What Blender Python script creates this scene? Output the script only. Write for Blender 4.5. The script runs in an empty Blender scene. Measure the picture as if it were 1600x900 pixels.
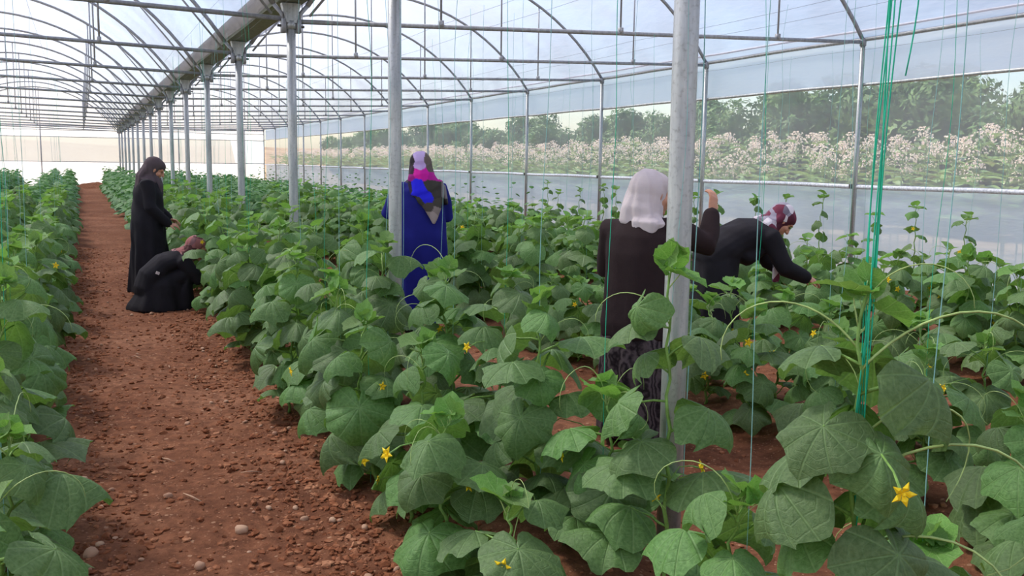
import bpy, bmesh, math, random
import numpy as np
from mathutils import Vector, Matrix, noise
random.seed(11)
RNG = np.random.default_rng(11)
PI = math.pi
SC = bpy.context.scene
COL = SC.collection

# ---------------------------------------------------------------- camera
CAM_H = 1.55
F_PX, YAW, PITCH, ROLL = 1492.74, 0.4242, 0.13013, 0.01302
fwd = Vector((math.sin(YAW)*math.cos(PITCH), math.cos(YAW)*math.cos(PITCH), -math.sin(PITCH)))
rt0 = Vector((math.cos(YAW), -math.sin(YAW), 0)); up0 = rt0.cross(fwd)
rt = math.cos(ROLL)*rt0 + math.sin(ROLL)*up0
upv = -math.sin(ROLL)*rt0 + math.cos(ROLL)*up0
cam_d = bpy.data.cameras.new('camera'); cam = bpy.data.objects.new('camera', cam_d); COL.objects.link(cam)
m3 = Matrix((rt, upv, -fwd)).transposed()
cam.matrix_world = Matrix.Translation((0, 0, CAM_H)) @ m3.to_4x4()
cam_d.sensor_width = 36.0; cam_d.lens = F_PX*36.0/1600.0
cam_d.clip_start = 0.05; cam_d.clip_end = 2000
SC.camera = cam

# ---------------------------------------------------------------- world, sun, exposure
SC.view_settings.view_transform = 'Standard'
SC.view_settings.look = 'None'
SC.view_settings.gamma = 1.0
SC.view_settings.use_curve_mapping = False
SC.view_settings.exposure = 0.10
SUN_EL, SUN_AZ = math.radians(52), math.radians(-35)       # azimuth from +Y towards +X
world = bpy.data.worlds.new('sky'); SC.world = world; world.use_nodes = True
wn = world.node_tree; wn.nodes.clear()
sky = wn.nodes.new('ShaderNodeTexSky'); sky.sky_type = 'NISHITA'; sky.sun_disc = False
sky.sun_elevation = SUN_EL; sky.sun_rotation = SUN_AZ
sky.air_density = 1.0; sky.dust_density = 2.2; sky.ozone_density = 1.0; sky.altitude = 300
bg = wn.nodes.new('ShaderNodeBackground'); bg.inputs['Strength'].default_value = 0.29
wo = wn.nodes.new('ShaderNodeOutputWorld')
wn.links.new(sky.outputs[0], bg.inputs[0]); wn.links.new(bg.outputs[0], wo.inputs[0])
sd = bpy.data.lights.new('sun', 'SUN'); sd.energy = 6.2; sd.angle = math.radians(9); sd.color = (1.0, 0.93, 0.82)
sun = bpy.data.objects.new('sun', sd); COL.objects.link(sun)
sdir = Vector((math.sin(SUN_AZ)*math.cos(SUN_EL), math.cos(SUN_AZ)*math.cos(SUN_EL), math.sin(SUN_EL)))
sun.rotation_euler = sdir.to_track_quat('Z', 'Y').to_euler(); sun.location = sdir*60
SC.cycles.max_bounces = 8; SC.cycles.diffuse_bounces = 4; SC.cycles.transmission_bounces = 4
SC.cycles.transparent_max_bounces = 12; SC.cycles.caustics_reflective = False; SC.cycles.caustics_refractive = False
SC.cycles.sample_clamp_indirect = 6.0

# ---------------------------------------------------------------- helpers
def srgb(r, g, b):
    f = lambda c: (c/255/12.92) if c <= 10 else ((c/255+0.055)/1.055)**2.4
    return (f(r), f(g), f(b), 1.0)

class NT:
    """tiny node-tree writer"""
    def __init__(s, name):
        s.m = bpy.data.materials.new(name); s.m.use_nodes = True; s.t = s.m.node_tree; s.t.nodes.clear()
        s.out = s.n('ShaderNodeOutputMaterial')
    def n(s, typ, **kw):
        nd = s.t.nodes.new(typ)
        for k, v in kw.items():
            if k in nd.inputs: s.set(nd.inputs[k], v)
            else: setattr(nd, k, v)
        return nd
    def set(s, sock, v):
        if hasattr(v, 'is_output'): s.t.links.new(v, sock)
        else: sock.default_value = v
    def math(s, op, a, b=None, c=None, clamp=False):
        nd = s.t.nodes.new('ShaderNodeMath'); nd.operation = op; nd.use_clamp = clamp
        for i, v in enumerate((a, b, c)):
            if v is not None: s.set(nd.inputs[i], v)
        return nd.outputs[0]
    def mix(s, fac, a, b):
        nd = s.t.nodes.new('ShaderNodeMix'); nd.data_type = 'RGBA'
        s.set(nd.inputs[0], fac); s.set(nd.inputs[6], a); s.set(nd.inputs[7], b)
        return nd.outputs[2]
    def ramp(s, fac, stops):
        nd = s.t.nodes.new('ShaderNodeValToRGB'); s.set(nd.inputs[0], fac)
        cr = nd.color_ramp
        while len(cr.elements) < len(stops): cr.elements.new(0.5)
        for e, (p, c) in zip(cr.elements, stops): e.position = p; e.color = c
        return nd.outputs[0]
    def rng(s, v, a, b, c=0.0, d=1.0):
        nd = s.t.nodes.new('ShaderNodeMapRange'); s.set(nd.inputs[0], v)
        for i, x in enumerate((a, b, c, d)): nd.inputs[i+1].default_value = x
        return nd.outputs[0]
    def noise(s, vec, scale, detail=3, rough=0.55):
        nd = s.t.nodes.new('ShaderNodeTexNoise'); s.set(nd.inputs['Vector'], vec)
        nd.inputs['Scale'].default_value = scale; nd.inputs['Detail'].default_value = detail; nd.inputs['Roughness'].default_value = rough
        return nd.outputs[0]
    def bump(s, h, strength, dist):
        nd = s.t.nodes.new('ShaderNodeBump'); nd.inputs['Strength'].default_value = strength
        nd.inputs['Distance'].default_value = dist; s.set(nd.inputs['Height'], h)
        return nd.outputs[0]
    def bsdf(s, color, rough=0.6, spec=0.3, metal=0.0, normal=None):
        nd = s.t.nodes.new('ShaderNodeBsdfPrincipled')
        s.set(nd.inputs['Base Color'], color); s.set(nd.inputs['Roughness'], rough)
        nd.inputs['Specular IOR Level'].default_value = spec; nd.inputs['Metallic'].default_value = metal
        if normal is not None: s.set(nd.inputs['Normal'], normal)
        return nd.outputs[0]
    def mixsh(s, fac, a, b):
        nd = s.t.nodes.new('ShaderNodeMixShader'); s.set(nd.inputs[0], fac); s.set(nd.inputs[1], a); s.set(nd.inputs[2], b)
        return nd.outputs[0]
    def end(s, sh):
        s.t.links.new(sh, s.out.inputs[0]); return s.m
    def obj_co(s): return s.n('ShaderNodeTexCoord').outputs['Object']
    def geo_co(s): return s.n('ShaderNodeNewGeometry').outputs['Position']
    def rand(s): return s.n('ShaderNodeObjectInfo').outputs['Random']

M = {}
def plain(name, col, rough=0.6, spec=0.3, metal=0.0, nscale=30, amount=0.18, bump=0.0):
    t = NT(name); co = t.obj_co(); nz = t.noise(co, nscale)
    c2 = tuple(x*(1-amount*2) for x in col[:3]) + (1,)
    c3 = tuple(min(1, x*(1+amount)) for x in col[:3]) + (1,)
    c = t.ramp(nz, [(0.3, c2), (0.7, c3)])
    nm = t.bump(nz, bump, 0.01) if bump else None
    M[name] = t.end(t.bsdf(c, rough, spec, metal, nm)); return M[name]

def make_materials():
    # soil
    t = NT('soil'); co = t.geo_co()
    n1 = t.noise(co, 0.9, 4); n2 = t.noise(co, 14, 6, 0.65); n3 = t.noise(co, 70, 4, 0.7)
    base = t.ramp(n1, [(0.3, srgb(116, 74, 52)), (0.5, srgb(140, 93, 67)), (0.72, srgb(162, 114, 86))])
    c = t.mix(t.rng(n2, 0.38, 0.62), t.mix(0.55, base, srgb(66, 36, 25)), base)
    vo = t.n('ShaderNodeTexVoronoi', Vector=co, Scale=55.0, feature='F1')
    peb = t.math('MULTIPLY', t.math('LESS_THAN', vo.outputs['Distance'], 0.28), t.math('GREATER_THAN', vo.outputs['Color'], 0.66))
    c = t.mix(t.math('MULTIPLY', peb, 0.6), c, srgb(176, 132, 104))
    v2 = t.n('ShaderNodeTexVoronoi', Vector=co, Scale=23.0, feature='F1')
    p2 = t.math('MULTIPLY', t.math('LESS_THAN', v2.outputs['Distance'], 0.22), t.math('GREATER_THAN', v2.outputs['Color'], 0.7))
    c = t.mix(t.math('MULTIPLY', p2, 0.55), c, srgb(196, 156, 124))
    c = t.mix(t.rng(n3, 0.6, 0.75, 0, 0.4), c, srgb(165, 115, 88))
    hgt = t.math('ADD', t.math('MULTIPLY', n2, 0.6), t.math('ADD', t.math('MULTIPLY', n3, 0.35), t.math('MULTIPLY', peb, 0.15)))
    M['soil'] = t.end(t.bsdf(c, 0.95, 0.1, 0, t.bump(hgt, 0.9, 0.03)))
    t = NT('clod'); r = t.rand(); co = t.obj_co()
    c = t.ramp(t.noise(t.geo_co(), 9, 2), [(0.3, srgb(100, 58, 38)), (0.5, srgb(142, 90, 62)), (0.7, srgb(178, 128, 96))])
    M['clod'] = t.end(t.bsdf(c, 0.95, 0.1, 0, t.bump(t.noise(co, 60, 4), 0.5, 0.01)))
    t = NT('stone'); co = t.obj_co()
    c = t.mix(t.noise(co, 40, 4), srgb(172, 130, 100), srgb(222, 190, 160))
    c = t.mix(t.math('MULTIPLY', t.rand(), 0.5), c, srgb(150, 94, 70))
    M['stone'] = t.end(t.bsdf(c, 0.85, 0.2, 0, t.bump(t.noise(co, 90, 3), 0.3, 0.01)))
    t = NT('outside_soil'); co = t.geo_co()
    c = t.ramp(t.noise(co, 0.3, 5), [(0.3, srgb(150, 120, 92)), (0.7, srgb(190, 162, 130))])
    M['outside_soil'] = t.end(t.bsdf(c, 0.95, 0.1))
    # galvanised steel
    def steel(name, a, b, rough=0.45, metal=0.55):
        t = NT(name); co = t.geo_co()
        mp = t.n('ShaderNodeMapping', Vector=co, Scale=(1, 1, 0.12)).outputs[0]
        n1 = t.noise(mp, 26, 5, 0.6); n2 = t.noise(co, 60, 3)
        c = t.mix(t.rng(n1, 0.35, 0.7), a, b); c = t.mix(t.rng(n2, 0.55, 0.72, 0, 0.35), c, srgb(120, 118, 108))
        M[name] = t.end(t.bsdf(c, t.rng(n2, 0.3, 0.7, rough-0.1, rough+0.12), 0.4, metal, t.bump(n2, 0.15, 0.003)))
    steel('galvanised', srgb(168, 172, 170), srgb(206, 208, 203))
    steel('galvanised_dark', srgb(150, 152, 154), srgb(182, 184, 184), 0.55, 0.25)
    steel('gutter_steel', srgb(112, 122, 106), srgb(142, 150, 132), 0.5, 0.3)
    plain('bolt', srgb(120, 118, 114), 0.4, 0.4, 0.7)
    plain('white_plastic', srgb(225, 228, 232), 0.4, 0.4)
    # greenhouse film and net
    def film(name, transp, col, tcol=(1, 1, 1, 1), wr=0.3, streak=0.25, refl=0.25):
        t = NT(name); co = t.geo_co()
        n1 = t.noise(co, 0.7, 4); n2 = t.noise(t.n('ShaderNodeMapping', Vector=co, Scale=(1.0, 0.35, 1.6)).outputs[0], 5, 4)
        nm = t.bump(n2, wr, 0.05)
        tr = t.n('ShaderNodeBsdfTransparent', Color=tcol).outputs[0]
        tl = t.n('ShaderNodeBsdfTranslucent', Color=col, Normal=nm).outputs[0]
        df = t.n('ShaderNodeBsdfDiffuse', Color=col, Normal=nm).outputs[0]
        fac = t.rng(n1, 0.3, 0.7, 1-transp-streak*0.5, 1-transp+streak*0.5)
        M[name] = t.end(t.mixsh(fac, tr, t.mixsh(refl, tl, df)))
    film('roof_film', 0.35, (0.50, 0.475, 0.51, 1), (0.90, 0.92, 1.0, 1))
    film('side_film', 0.20, (0.85, 0.95, 1.0, 1), (0.82, 0.93, 1.0, 1), 0.35, 0.15, 0.4)
    film('insect_net', 0.62, (0.78, 0.79, 0.76, 1), (0.95, 0.95, 0.95, 1), 0.1, 0.1, 0.4)
    film('upper_film', 0.06, (0.86, 0.92, 1.0, 1), (0.9, 0.95, 1.0, 1), 0.2, 0.05)
    film('end_film', 0.15, (0.95, 0.95, 0.95, 1), (1, 1, 1, 1), 0.2, 0.1)
    film('end_net', 0.18, (0.60, 0.61, 0.58, 1), (0.88, 0.9, 0.88, 1), 0.1, 0.1, 0.4)
    # cucumber leaf: radial veins drawn from the leaf's own uv
    def leafmat(name, dark, light, vein, trans):
        t = NT(name)
        uv = t.n('ShaderNodeTexCoord').outputs['UV']
        sp = t.n('ShaderNodeSeparateXYZ', Vector=uv)
        x = t.math('SUBTRACT', sp.outputs[0], 0.5); y = t.math('SUBTRACT', sp.outputs[1], 0.5)
        rr = t.math('SQRT', t.math('ADD', t.math('MULTIPLY', x, x), t.math('MULTIPLY', y, y)))
        an = t.math('ARCTAN2', y, x)
        pp = t.math('PINGPONG', an, PI/10)
        dist = t.math('MULTIPLY', rr, t.math('SINE', pp))
        mv = t.rng(dist, 0.003, 0.011, 1, 0)
        # side veins: stripes leaning off the main ones
        st = t.math('SINE', t.math('ADD', t.math('MULTIPLY', rr, 85.0), t.math('MULTIPLY', pp, -9.0)))
        sv = t.math('MULTIPLY', t.rng(st, 0.86, 1.0), 0.35)
        v = t.math('MAXIMUM', mv, sv)
        co = t.obj_co(); nz = t.noise(co, 24, 3); rnd = t.rand()
        c = t.mix(t.rng(nz, 0.3, 0.7), dark, light)
        hs = t.n('ShaderNodeHueSaturation', Color=c)
        t.set(hs.inputs['Value'], t.math('ADD', 0.78, t.math('MULTIPLY', rnd, 0.42)))
        t.set(hs.inputs['Saturation'], t.math('ADD', 0.88, t.math('MULTIPLY', rnd, 0.14)))
        t.set(hs.inputs['Hue'], t.math('ADD', 0.487, t.math('MULTIPLY', rnd, 0.022)))
        c = t.mix(t.math('MULTIPLY', v, 0.34), hs.outputs[0], vein)
        hgt = t.math('ADD', t.math('MULTIPLY', v, -0.8), t.math('MULTIPLY', t.noise(co, 75, 2), 0.5))
        nm = t.bump(hgt, 0.45, 0.008)
        pb = t.bsdf(c, 0.52, 0.35, 0, nm)
        tl = t.n('ShaderNodeBsdfTranslucent', Color=t.mix(0.5, c, srgb(140, 190, 60)), Normal=nm).outputs[0]
        M[name] = t.end(t.mixsh(trans, pb, tl))
    leafmat('leaf', srgb(78, 116, 54), srgb(112, 150, 82), srgb(146, 178, 116), 0.27)
    leafmat('young_leaf', srgb(98, 146, 64), srgb(132, 178, 88), srgb(178, 214, 134), 0.38)
    plain('stalk', srgb(132, 172, 86), 0.5, 0.3)
    plain('tendril', srgb(176, 202, 122), 0.5, 0.3)
    plain('petal', srgb(246, 214, 40), 0.55, 0.2, amount=0.06)
    # far foliage in one object
    t = NT('far_leaf'); co = t.geo_co()
    c = t.ramp(t.noise(co, 7, 3), [(0.3, srgb(60, 104, 52)), (0.5, srgb(86, 134, 72)), (0.7, srgb(120, 166, 92))])
    M['far_leaf'] = t.end(t.mixsh(0.3, t.bsdf(c, 0.55, 0.3), t.n('ShaderNodeBsdfTranslucent', Color=c).outputs[0]))
    # twine
    plain('green_twine', srgb(48, 190, 148), 0.6, 0.2, amount=0.08)
    plain('pale_twine', srgb(150, 204, 196), 0.6, 0.2, amount=0.08)
    plain('wire', srgb(120, 120, 118), 0.5, 0.3, 0.5)
    # field outside
    t = NT('tobacco_leaf'); r = t.rand(); co = t.obj_co()
    c = t.mix(t.noise(co, 9, 3), srgb(84, 124, 58), srgb(140, 174, 94))
    c = t.mix(t.math('MULTIPLY', r, 0.35), c, srgb(190, 204, 130))
    M['tobacco_leaf'] = t.end(t.mixsh(0.25, t.bsdf(c, 0.32, 0.6), t.n('ShaderNodeBsdfTranslucent', Color=c).outputs[0]))
    t = NT('blossom'); r = t.rand(); c = t.mix(t.noise(t.obj_co(), 12, 3), srgb(255, 250, 240), srgb(250, 216, 204))
    M['blossom'] = t.end(t.mixsh(0.3, t.bsdf(c, 0.6, 0.2), t.n('ShaderNodeBsdfTranslucent', Color=c).outputs[0]))
    t = NT('tree_leaf'); co = t.geo_co()
    c = t.ramp(t.noise(co, 1.1, 4), [(0.3, srgb(58, 88, 48)), (0.55, srgb(98, 132, 70)), (0.75, srgb(150, 176, 104))])
    M['tree_leaf'] = t.end(t.mixsh(0.25, t.bsdf(c, 0.55, 0.3), t.n('ShaderNodeBsdfTranslucent', Color=c).outputs[0]))
    plain('bark', srgb(92, 78, 62), 0.9, 0.1)
    # cloth and skin
    def cloth(name, col, amt=0.2, sc=16, rough=0.85):
        t = NT(name); co = t.obj_co(); nz = t.noise(co, sc, 4); fine = t.noise(co, 260, 2)
        c = t.mix(nz, tuple(x*(1-amt) for x in col[:3])+(1,), tuple(min(1, x*(1+amt)) for x in col[:3])+(1,))
        M[name] = t.end(t.bsdf(c, rough, 0.2, 0, t.bump(t.math('ADD', nz, t.math('MULTIPLY', fine, 0.3)), 0.3, 0.01)))
    cloth('black_cloth', srgb(34, 32, 36)); cloth('charcoal_cloth', srgb(88, 76, 78)); cloth('navy_cloth', srgb(30, 34, 118), 0.12)
    cloth('brown_black_cloth', srgb(46, 34, 34)); cloth('pale_cloth', srgb(214, 202, 200), 0.06)
    cloth('sole', srgb(40, 34, 32))
    t = NT('knit_skirt'); co = t.obj_co()
    w = t.n('ShaderNodeTexWave', Vector=co, Scale=14.0, Distortion=9.0, Detail=3.0).outputs[0]
    M['knit_skirt'] = t.end(t.bsdf(t.mix(w, srgb(40, 34, 36), srgb(92, 82, 82)), 0.9, 0.1))
    def printed(name, cols, scale):
        t = NT(name); co = t.obj_co()
        vo = t.n('ShaderNodeTexVoronoi', Vector=co, Scale=scale)
        g = t.n('ShaderNodeSeparateColor', Color=vo.outputs['Color']).outputs[0]
        rp = t.t.nodes.new('ShaderNodeValToRGB'); t.set(rp.inputs[0], g); rp.color_ramp.interpolation = 'CONSTANT'
        cr = rp.color_ramp
        while len(cr.elements) < len(cols): cr.elements.new(0.5)
        for i, (e, c) in enumerate(zip(cr.elements, cols)): e.position = i/len(cols); e.color = c
        M[name] = t.end(t.bsdf(rp.outputs[0], 0.8, 0.2))
    printed('rose_print', [srgb(92, 58, 56), srgb(164, 122, 120), srgb(70, 44, 46), srgb(150, 96, 92), srgb(128, 92, 92)], 12)
    printed('maroon_print', [srgb(196, 186, 192), srgb(112, 52, 70), srgb(150, 144, 156), srgb(84, 40, 54), srgb(222, 214, 216), srgb(120, 112, 124)], 13)
    t = NT('patchwork_scarf'); a = t.n('ShaderNodeVertexColor', layer_name='Col').outputs[0]
    M['patchwork_scarf'] = t.end(t.bsdf(a, 0.7, 0.25))
    t = NT('skin'); co = t.obj_co()
    c = t.mix(t.noise(co, 22, 3), srgb(188, 132, 104), srgb(210, 156, 126))
    M['skin'] = t.end(t.bsdf(c, 0.55, 0.35))
    plain('eye', srgb(40, 30, 26), 0.3, 0.5); plain('hair', srgb(36, 28, 26), 0.6, 0.3)
make_materials()

class MB:
    """collects geometry for ONE mesh object"""
    def __init__(s): s.v = []; s.f = []; s.mi = []; s.uv = None
    def quadgrid(s, P, nu, nv, closed_u=False, mat=0):
        o = len(s.v); s.v += [tuple(p) for p in P]
        for j in range(nv-1):
            for i in range(nu if closed_u else nu-1):
                a = o+j*nu+i; b = o+j*nu+(i+1) % nu
                s.f.append((a, b, b+nu, a+nu)); s.mi.append(mat)
    def box(s, c, size, R=None, mat=0):
        o = len(s.v); hx, hy, hz = size[0]/2, size[1]/2, size[2]/2
        for dx in (-hx, hx):
            for dy in (-hy, hy):
                for dz in (-hz, hz):
                    p = Vector((dx, dy, dz))
                    if R is not None: p = R @ p
                    s.v.append((c[0]+p.x, c[1]+p.y, c[2]+p.z))
        for q in ((0, 1, 3, 2), (4, 6, 7, 5), (0, 4, 5, 1), (2, 3, 7, 6), (0, 2, 6, 4), (1, 5, 7, 3)):
            s.f.append(tuple(o+i for i in q)); s.mi.append(mat)
    def tube(s, pts, rad, n=8, cap=True, mat=0, ref=None, round_ends=False):
        """swept tube; rad: number, list of numbers or list of (r_ref, r_other)"""
        pts = [Vector(p) for p in pts]
        if not isinstance(rad, (list, tuple)): rad = [rad]*len(pts)
        rad = [r if isinstance(r, (list, tuple)) else (r, r) for r in rad]
        if round_ends:
            d0 = (pts[0]-pts[1]).normalized(); d1 = (pts[-1]-pts[-2]).normalized()
            P = []; Rr = []
            for a in (80, 55, 28):
                k = math.radians(a); rm = min(rad[0]); P.append(pts[0]+d0*rm*math.sin(k)); Rr.append((rad[0][0]*math.cos(k), rad[0][1]*math.cos(k)))
            P += pts; Rr += rad
            for a in (28, 55, 80):
                k = math.radians(a); rm = min(rad[-1]); P.append(pts[-1]+d1*rm*math.sin(k)); Rr.append((rad[-1][0]*math.cos(k), rad[-1][1]*math.cos(k)))
            pts, rad = P, Rr
        T = []
        for i in range(len(pts)):
            a = pts[max(0, i-1)]; b = pts[min(len(pts)-1, i+1)]
            d = b-a; T.append(d.normalized() if d.length > 1e-9 else Vector((0, 0, 1)))
        r0 = Vector(ref) if ref is not None else (Vector((1, 0, 0)) if abs(T[0].x) < 0.9 else Vector((0, 1, 0)))
        o = len(s.v); u = r0
        for p, t, r in zip(pts, T, rad):
            base = Vector(ref) if ref is not None else u
            u = base - t*base.dot(t)
            if u.length < 1e-6: u = t.orthogonal()
            u.normalize(); w = t.cross(u)
            for k in range(n):
                a = 2*PI*k/n; q = p + u*(math.cos(a)*r[0]) + w*(math.sin(a)*r[1])
                s.v.append((q.x, q.y, q.z))
        for j in range(len(pts)-1):
            for k in range(n):
                a = o+j*n+k; b = o+j*n+(k+1) % n
                s.f.append((a, b, b+n, a+n)); s.mi.append(mat)
        if cap:
            s.f.append(tuple(o+k for k in reversed(range(n)))); s.mi.append(mat)
            e = o+(len(pts)-1)*n; s.f.append(tuple(e+k for k in range(n))); s.mi.append(mat)
    def ell(s, c, radii, axes=None, n=16, m=10, mat=0):
        """ellipsoid; axes = three direction vectors"""
        c = Vector(c); ax = [Vector(a).normalized() for a in axes] if axes else [Vector((1, 0, 0)), Vector((0, 1, 0)), Vector((0, 0, 1))]
        o = len(s.v); s.v.append(tuple(c-ax[2]*radii[2]))
        for j in range(1, m):
            ph = -PI/2+PI*j/m
            for k in range(n):
                a = 2*PI*k/n
                q = c+ax[0]*(radii[0]*math.cos(ph)*math.cos(a))+ax[1]*(radii[1]*math.cos(ph)*math.sin(a))+ax[2]*(radii[2]*math.sin(ph))
                s.v.append(tuple(q))
        s.v.append(tuple(c+ax[2]*radii[2])); top = len(s.v)-1
        for k in range(n):
            s.f.append((o, o+1+(k+1) % n, o+1+k)); s.mi.append(mat)
            b = o+1+(m-2)*n; s.f.append((top, b+k, b+(k+1) % n)); s.mi.append(mat)
        for j in range(m-2):
            for k in range(n):
                a = o+1+j*n+k; b = o+1+j*n+(k+1) % n
                s.f.append((a, b, b+n, a+n)); s.mi.append(mat)
    def mesh(s, name, mats, smooth=True):
        me = bpy.data.meshes.new(name); me.from_pydata(s.v, [], s.f)
        for mm in (mats if isinstance(mats, (list, tuple)) else [mats]): me.materials.append(M[mm])
        if max(s.mi, default=0) > 0: me.polygons.foreach_set('material_index', s.mi)
        if s.uv:
            ul = me.uv_layers.new(name='UVMap'); li = np.zeros(len(me.loops), dtype=np.int32); me.loops.foreach_get('vertex_index', li)
            ul.data.foreach_set('uv', np.asarray(s.uv, dtype=np.float32)[li].ravel())
        if smooth: me.polygons.foreach_set('use_smooth', [True]*len(me.polygons))
        me.update(); return me

def link(name, data, parent=None, loc=None, rot=None, scale=None):
    o = bpy.data.objects.new(name, data); COL.objects.link(o)
    if parent is not None: o.parent = parent
    if loc is not None: o.location = loc
    if rot is not None: o.rotation_euler = rot
    if scale is not None: o.scale = (scale,)*3 if not isinstance(scale, (tuple, list)) else scale
    return o
def tag(o, label=None, cat=None, group=None, kind=None):
    if label: o['label'] = label
    if cat: o['category'] = cat
    if group: o['group'] = group
    if kind: o['kind'] = kind
    return o
ONES = ['', 'first', 'second', 'third', 'fourth', 'fifth', 'sixth', 'seventh', 'eighth', 'ninth', 'tenth', 'eleventh', 'twelfth', 'thirteenth', 'fourteenth', 'fifteenth', 'sixteenth', 'seventeenth', 'eighteenth', 'nineteenth', 'twentieth']
def ordinal(n): return ONES[n] if n <= 20 else 'twenty-' + ONES[n-20]

# ---------------------------------------------------------------- layout of the greenhouse
BAY, Y0 = 3.5, 9.96
XC, XR, XL = 2.01, 9.57, -5.6
Z_POST, Z_EAVE, Z_RAIL, Z_NET = 2.92, 3.22, 1.294, 2.65
KS = list(range(-5, 14)); YF, YB = Y0-5*BAY, Y0+13*BAY        # front (behind the camera) and far end
ROWS = {'L4': -3.15, 'L3': -2.65, 'L2': -0.98, 'L1': -0.38, 'A1': 1.22, 'A2': 1.78, 'B1': 3.55, 'B2': 4.05, 'C1': 6.0, 'C2': 6.5, 'D1': 8.05, 'D2': 8.8}
BEDS = (-2.9, -0.75, 1.6, 3.8, 6.25, 8.4)
def gz(x, y):
    z = 0.0
    for b in BEDS: z += 0.075*math.exp(-((x-b)/0.36)**2)
    z += 0.022*noise.noise((x*1.7, y*1.7, 0)) + 0.014*noise.noise((x*6, y*6, 3.1))
    return z

# floor
def build_floor():
    ys = [YF]; y = 1.0
    ys += list(np.linspace(YF+1, 1.0, 8))
    st = 0.028
    while y < YB: y += st; st = min(st*1.012, 0.6); ys.append(min(y, YB))
    xs = list(np.linspace(XL, -1.3, 18)) + list(np.arange(-1.26, 2.6, 0.03)) + list(np.arange(2.65, 6.2, 0.06)) + list(np.linspace(6.3, XR, 32))
    P = []
    for yy in ys:
        for xx in xs:
            z = gz(xx, yy)
            if yy < 16 and -1.3 < xx < 6.3:
                z += 0.010*noise.noise((xx*17, yy*17, 7.7)) + 0.007*noise.noise((xx*38, yy*38, 1.7))
            P.append((xx, yy, z))
    mb = MB(); mb.quadgrid(P, len(xs), len(ys))
    tag(link('floor', mb.mesh('floor', 'soil')), 'reddish brown stony soil floor of the greenhouse', kind='structure')
    mb = MB()
    n = 40; R = 400
    P = [(-R+2*R*i/n, -R+2*R*j/n, -0.06) for j in range(n+1) for i in range(n+1)]
    mb.quadgrid(P, n+1, n+1)
    tag(link('ground_outside', mb.mesh('ground_outside', 'outside_soil')), 'pale dry field ground outside the greenhouse', kind='structure')
    # low earth bank beyond the far end
    mb = MB(); P = []
    for j in range(9):
        for i in range(61):
            x = -70+i*2.6; t = j/8
            P.append((x, YB+14+t*30, -0.05+(2.9+0.9*noise.noise((x*0.06, 0, 2)))*math.sin(t*PI*0.5)))
    mb.quadgrid(P, 61, 9)
    tag(link('earth_bank', mb.mesh('earth_bank', 'outside_soil')), 'pale earth bank beyond the far end wall', kind='structure')
build_floor()

# arches -------------------------------------------------------------
def arc(xa, xb, za, zb, rise, n):
    out = []
    half = (xb-xa)/2; R = (half*half+rise*rise)/(2*rise); a0 = math.asin(half/R)
    for i in range(n+1):
        a = -a0+2*a0*i/n
        x = (xa+xb)/2+R*math.sin(a); z = R*math.cos(a)-(R-rise)
        t = (x-xa)/(xb-xa); out.append((x, za+(zb-za)*t+z))
    return out
GUT = 0.17
SPANS = {'right': (XC+GUT, XR, 3.10, Z_EAVE, 1.95), 'left': (XL, XC-GUT, 3.22, 3.10, 1.95)}
def arch_z(side, x):
    a = arc(*SPANS[side], 60)
    for p, q in zip(a, a[1:]):
        if p[0] <= x <= q[0]: return p[1]+(q[1]-p[1])*(x-p[0])/(q[0]-p[0])
    return a[0][1]

# roof film: a vault over each span, wrinkled a little between the arches
def build_roof():
    mb = MB()
    for side, lift in (('right', 0.035), ('left', 0.035)):
        A = arc(*SPANS[side], 26); ny = 4*(len(KS)-1)
        P = []
        for j in range(ny+1):
            y = YF+(YB-YF)*j/ny; sag = 0.035*math.sin(PI*(j % 4)/4.0)
            for (x, z) in A: P.append((x, y, z+lift-sag*0.6+0.006*noise.noise((x*2, y*2, 0))))
        mb.quadgrid(P, len(A), ny+1)
    tag(link('ceiling', mb.mesh('ceiling', 'roof_film')), 'milky plastic film vault roof of the greenhouse', kind='structure')
build_roof()

# trusses
def build_trusses():
    for side in ('right', 'left'):
        xa, xb, za, zb, rise = SPANS[side]
        arch_m = MB(); arch_m.tube([(x, 0, z) for x, z in arc(xa, xb, za, zb, rise, 28)], 0.026, 8)
        arch_me = arch_m.mesh('arch_bar', 'galvanised_dark')
        if side == 'right': p0, p1 = (XC+0.10, 0, Z_POST+0.02), (XR, 0, Z_EAVE-0.02); sx = (3.62, 5.85, 8.15)
        else: p0, p1 = (XL, 0, 3.15), (XC-0.10, 0, Z_POST+0.04); sx = (-3.9, -1.75, 0.3)
        tb = MB(); tb.tube([p0, p1], 0.024, 8); tie_me = tb.mesh('tie_bar', 'galvanised_dark')
        smesh = []
        for x in sx:
            t = (x-p0[0])/(p1[0]-p0[0]); zt = p0[2]+(p1[2]-p0[2])*t
            s = MB(); s.tube([(x, 0, zt), (x, 0, arch_z(side, x))], 0.013, 6)
            s.box((x, 0, zt+0.03), (0.05, 0.05, 0.07)); smesh.append(s.mesh('strut', 'galvanised_dark'))
        bx = XC+GUT if side == 'right' else XC-GUT; sg = 1 if side == 'right' else -1
        b = MB(); xx = bx+sg*0.95; b.tube([(bx+sg*0.02, 0, 3.0), (xx, 0, arch_z(side, xx))], 0.013, 6); brace_me = b.mesh('brace', 'galvanised_dark')
        for n, k in enumerate(KS):
            if k < -2: continue
            e = link('roof_truss', None, loc=(0, Y0+k*BAY, 0))
            tag(e, f'{ordinal(k+3)} steel roof arch from the camera over the {"right-hand" if side == "right" else "left-hand"} bay', 'roof truss', f'roof trusses of the {side} bay')
            link('arch_bar', arch_me, e); link('tie_bar', tie_me, e); link('brace', brace_me, e)
            for s in smesh: link('strut', s, e)
build_trusses()

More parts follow.
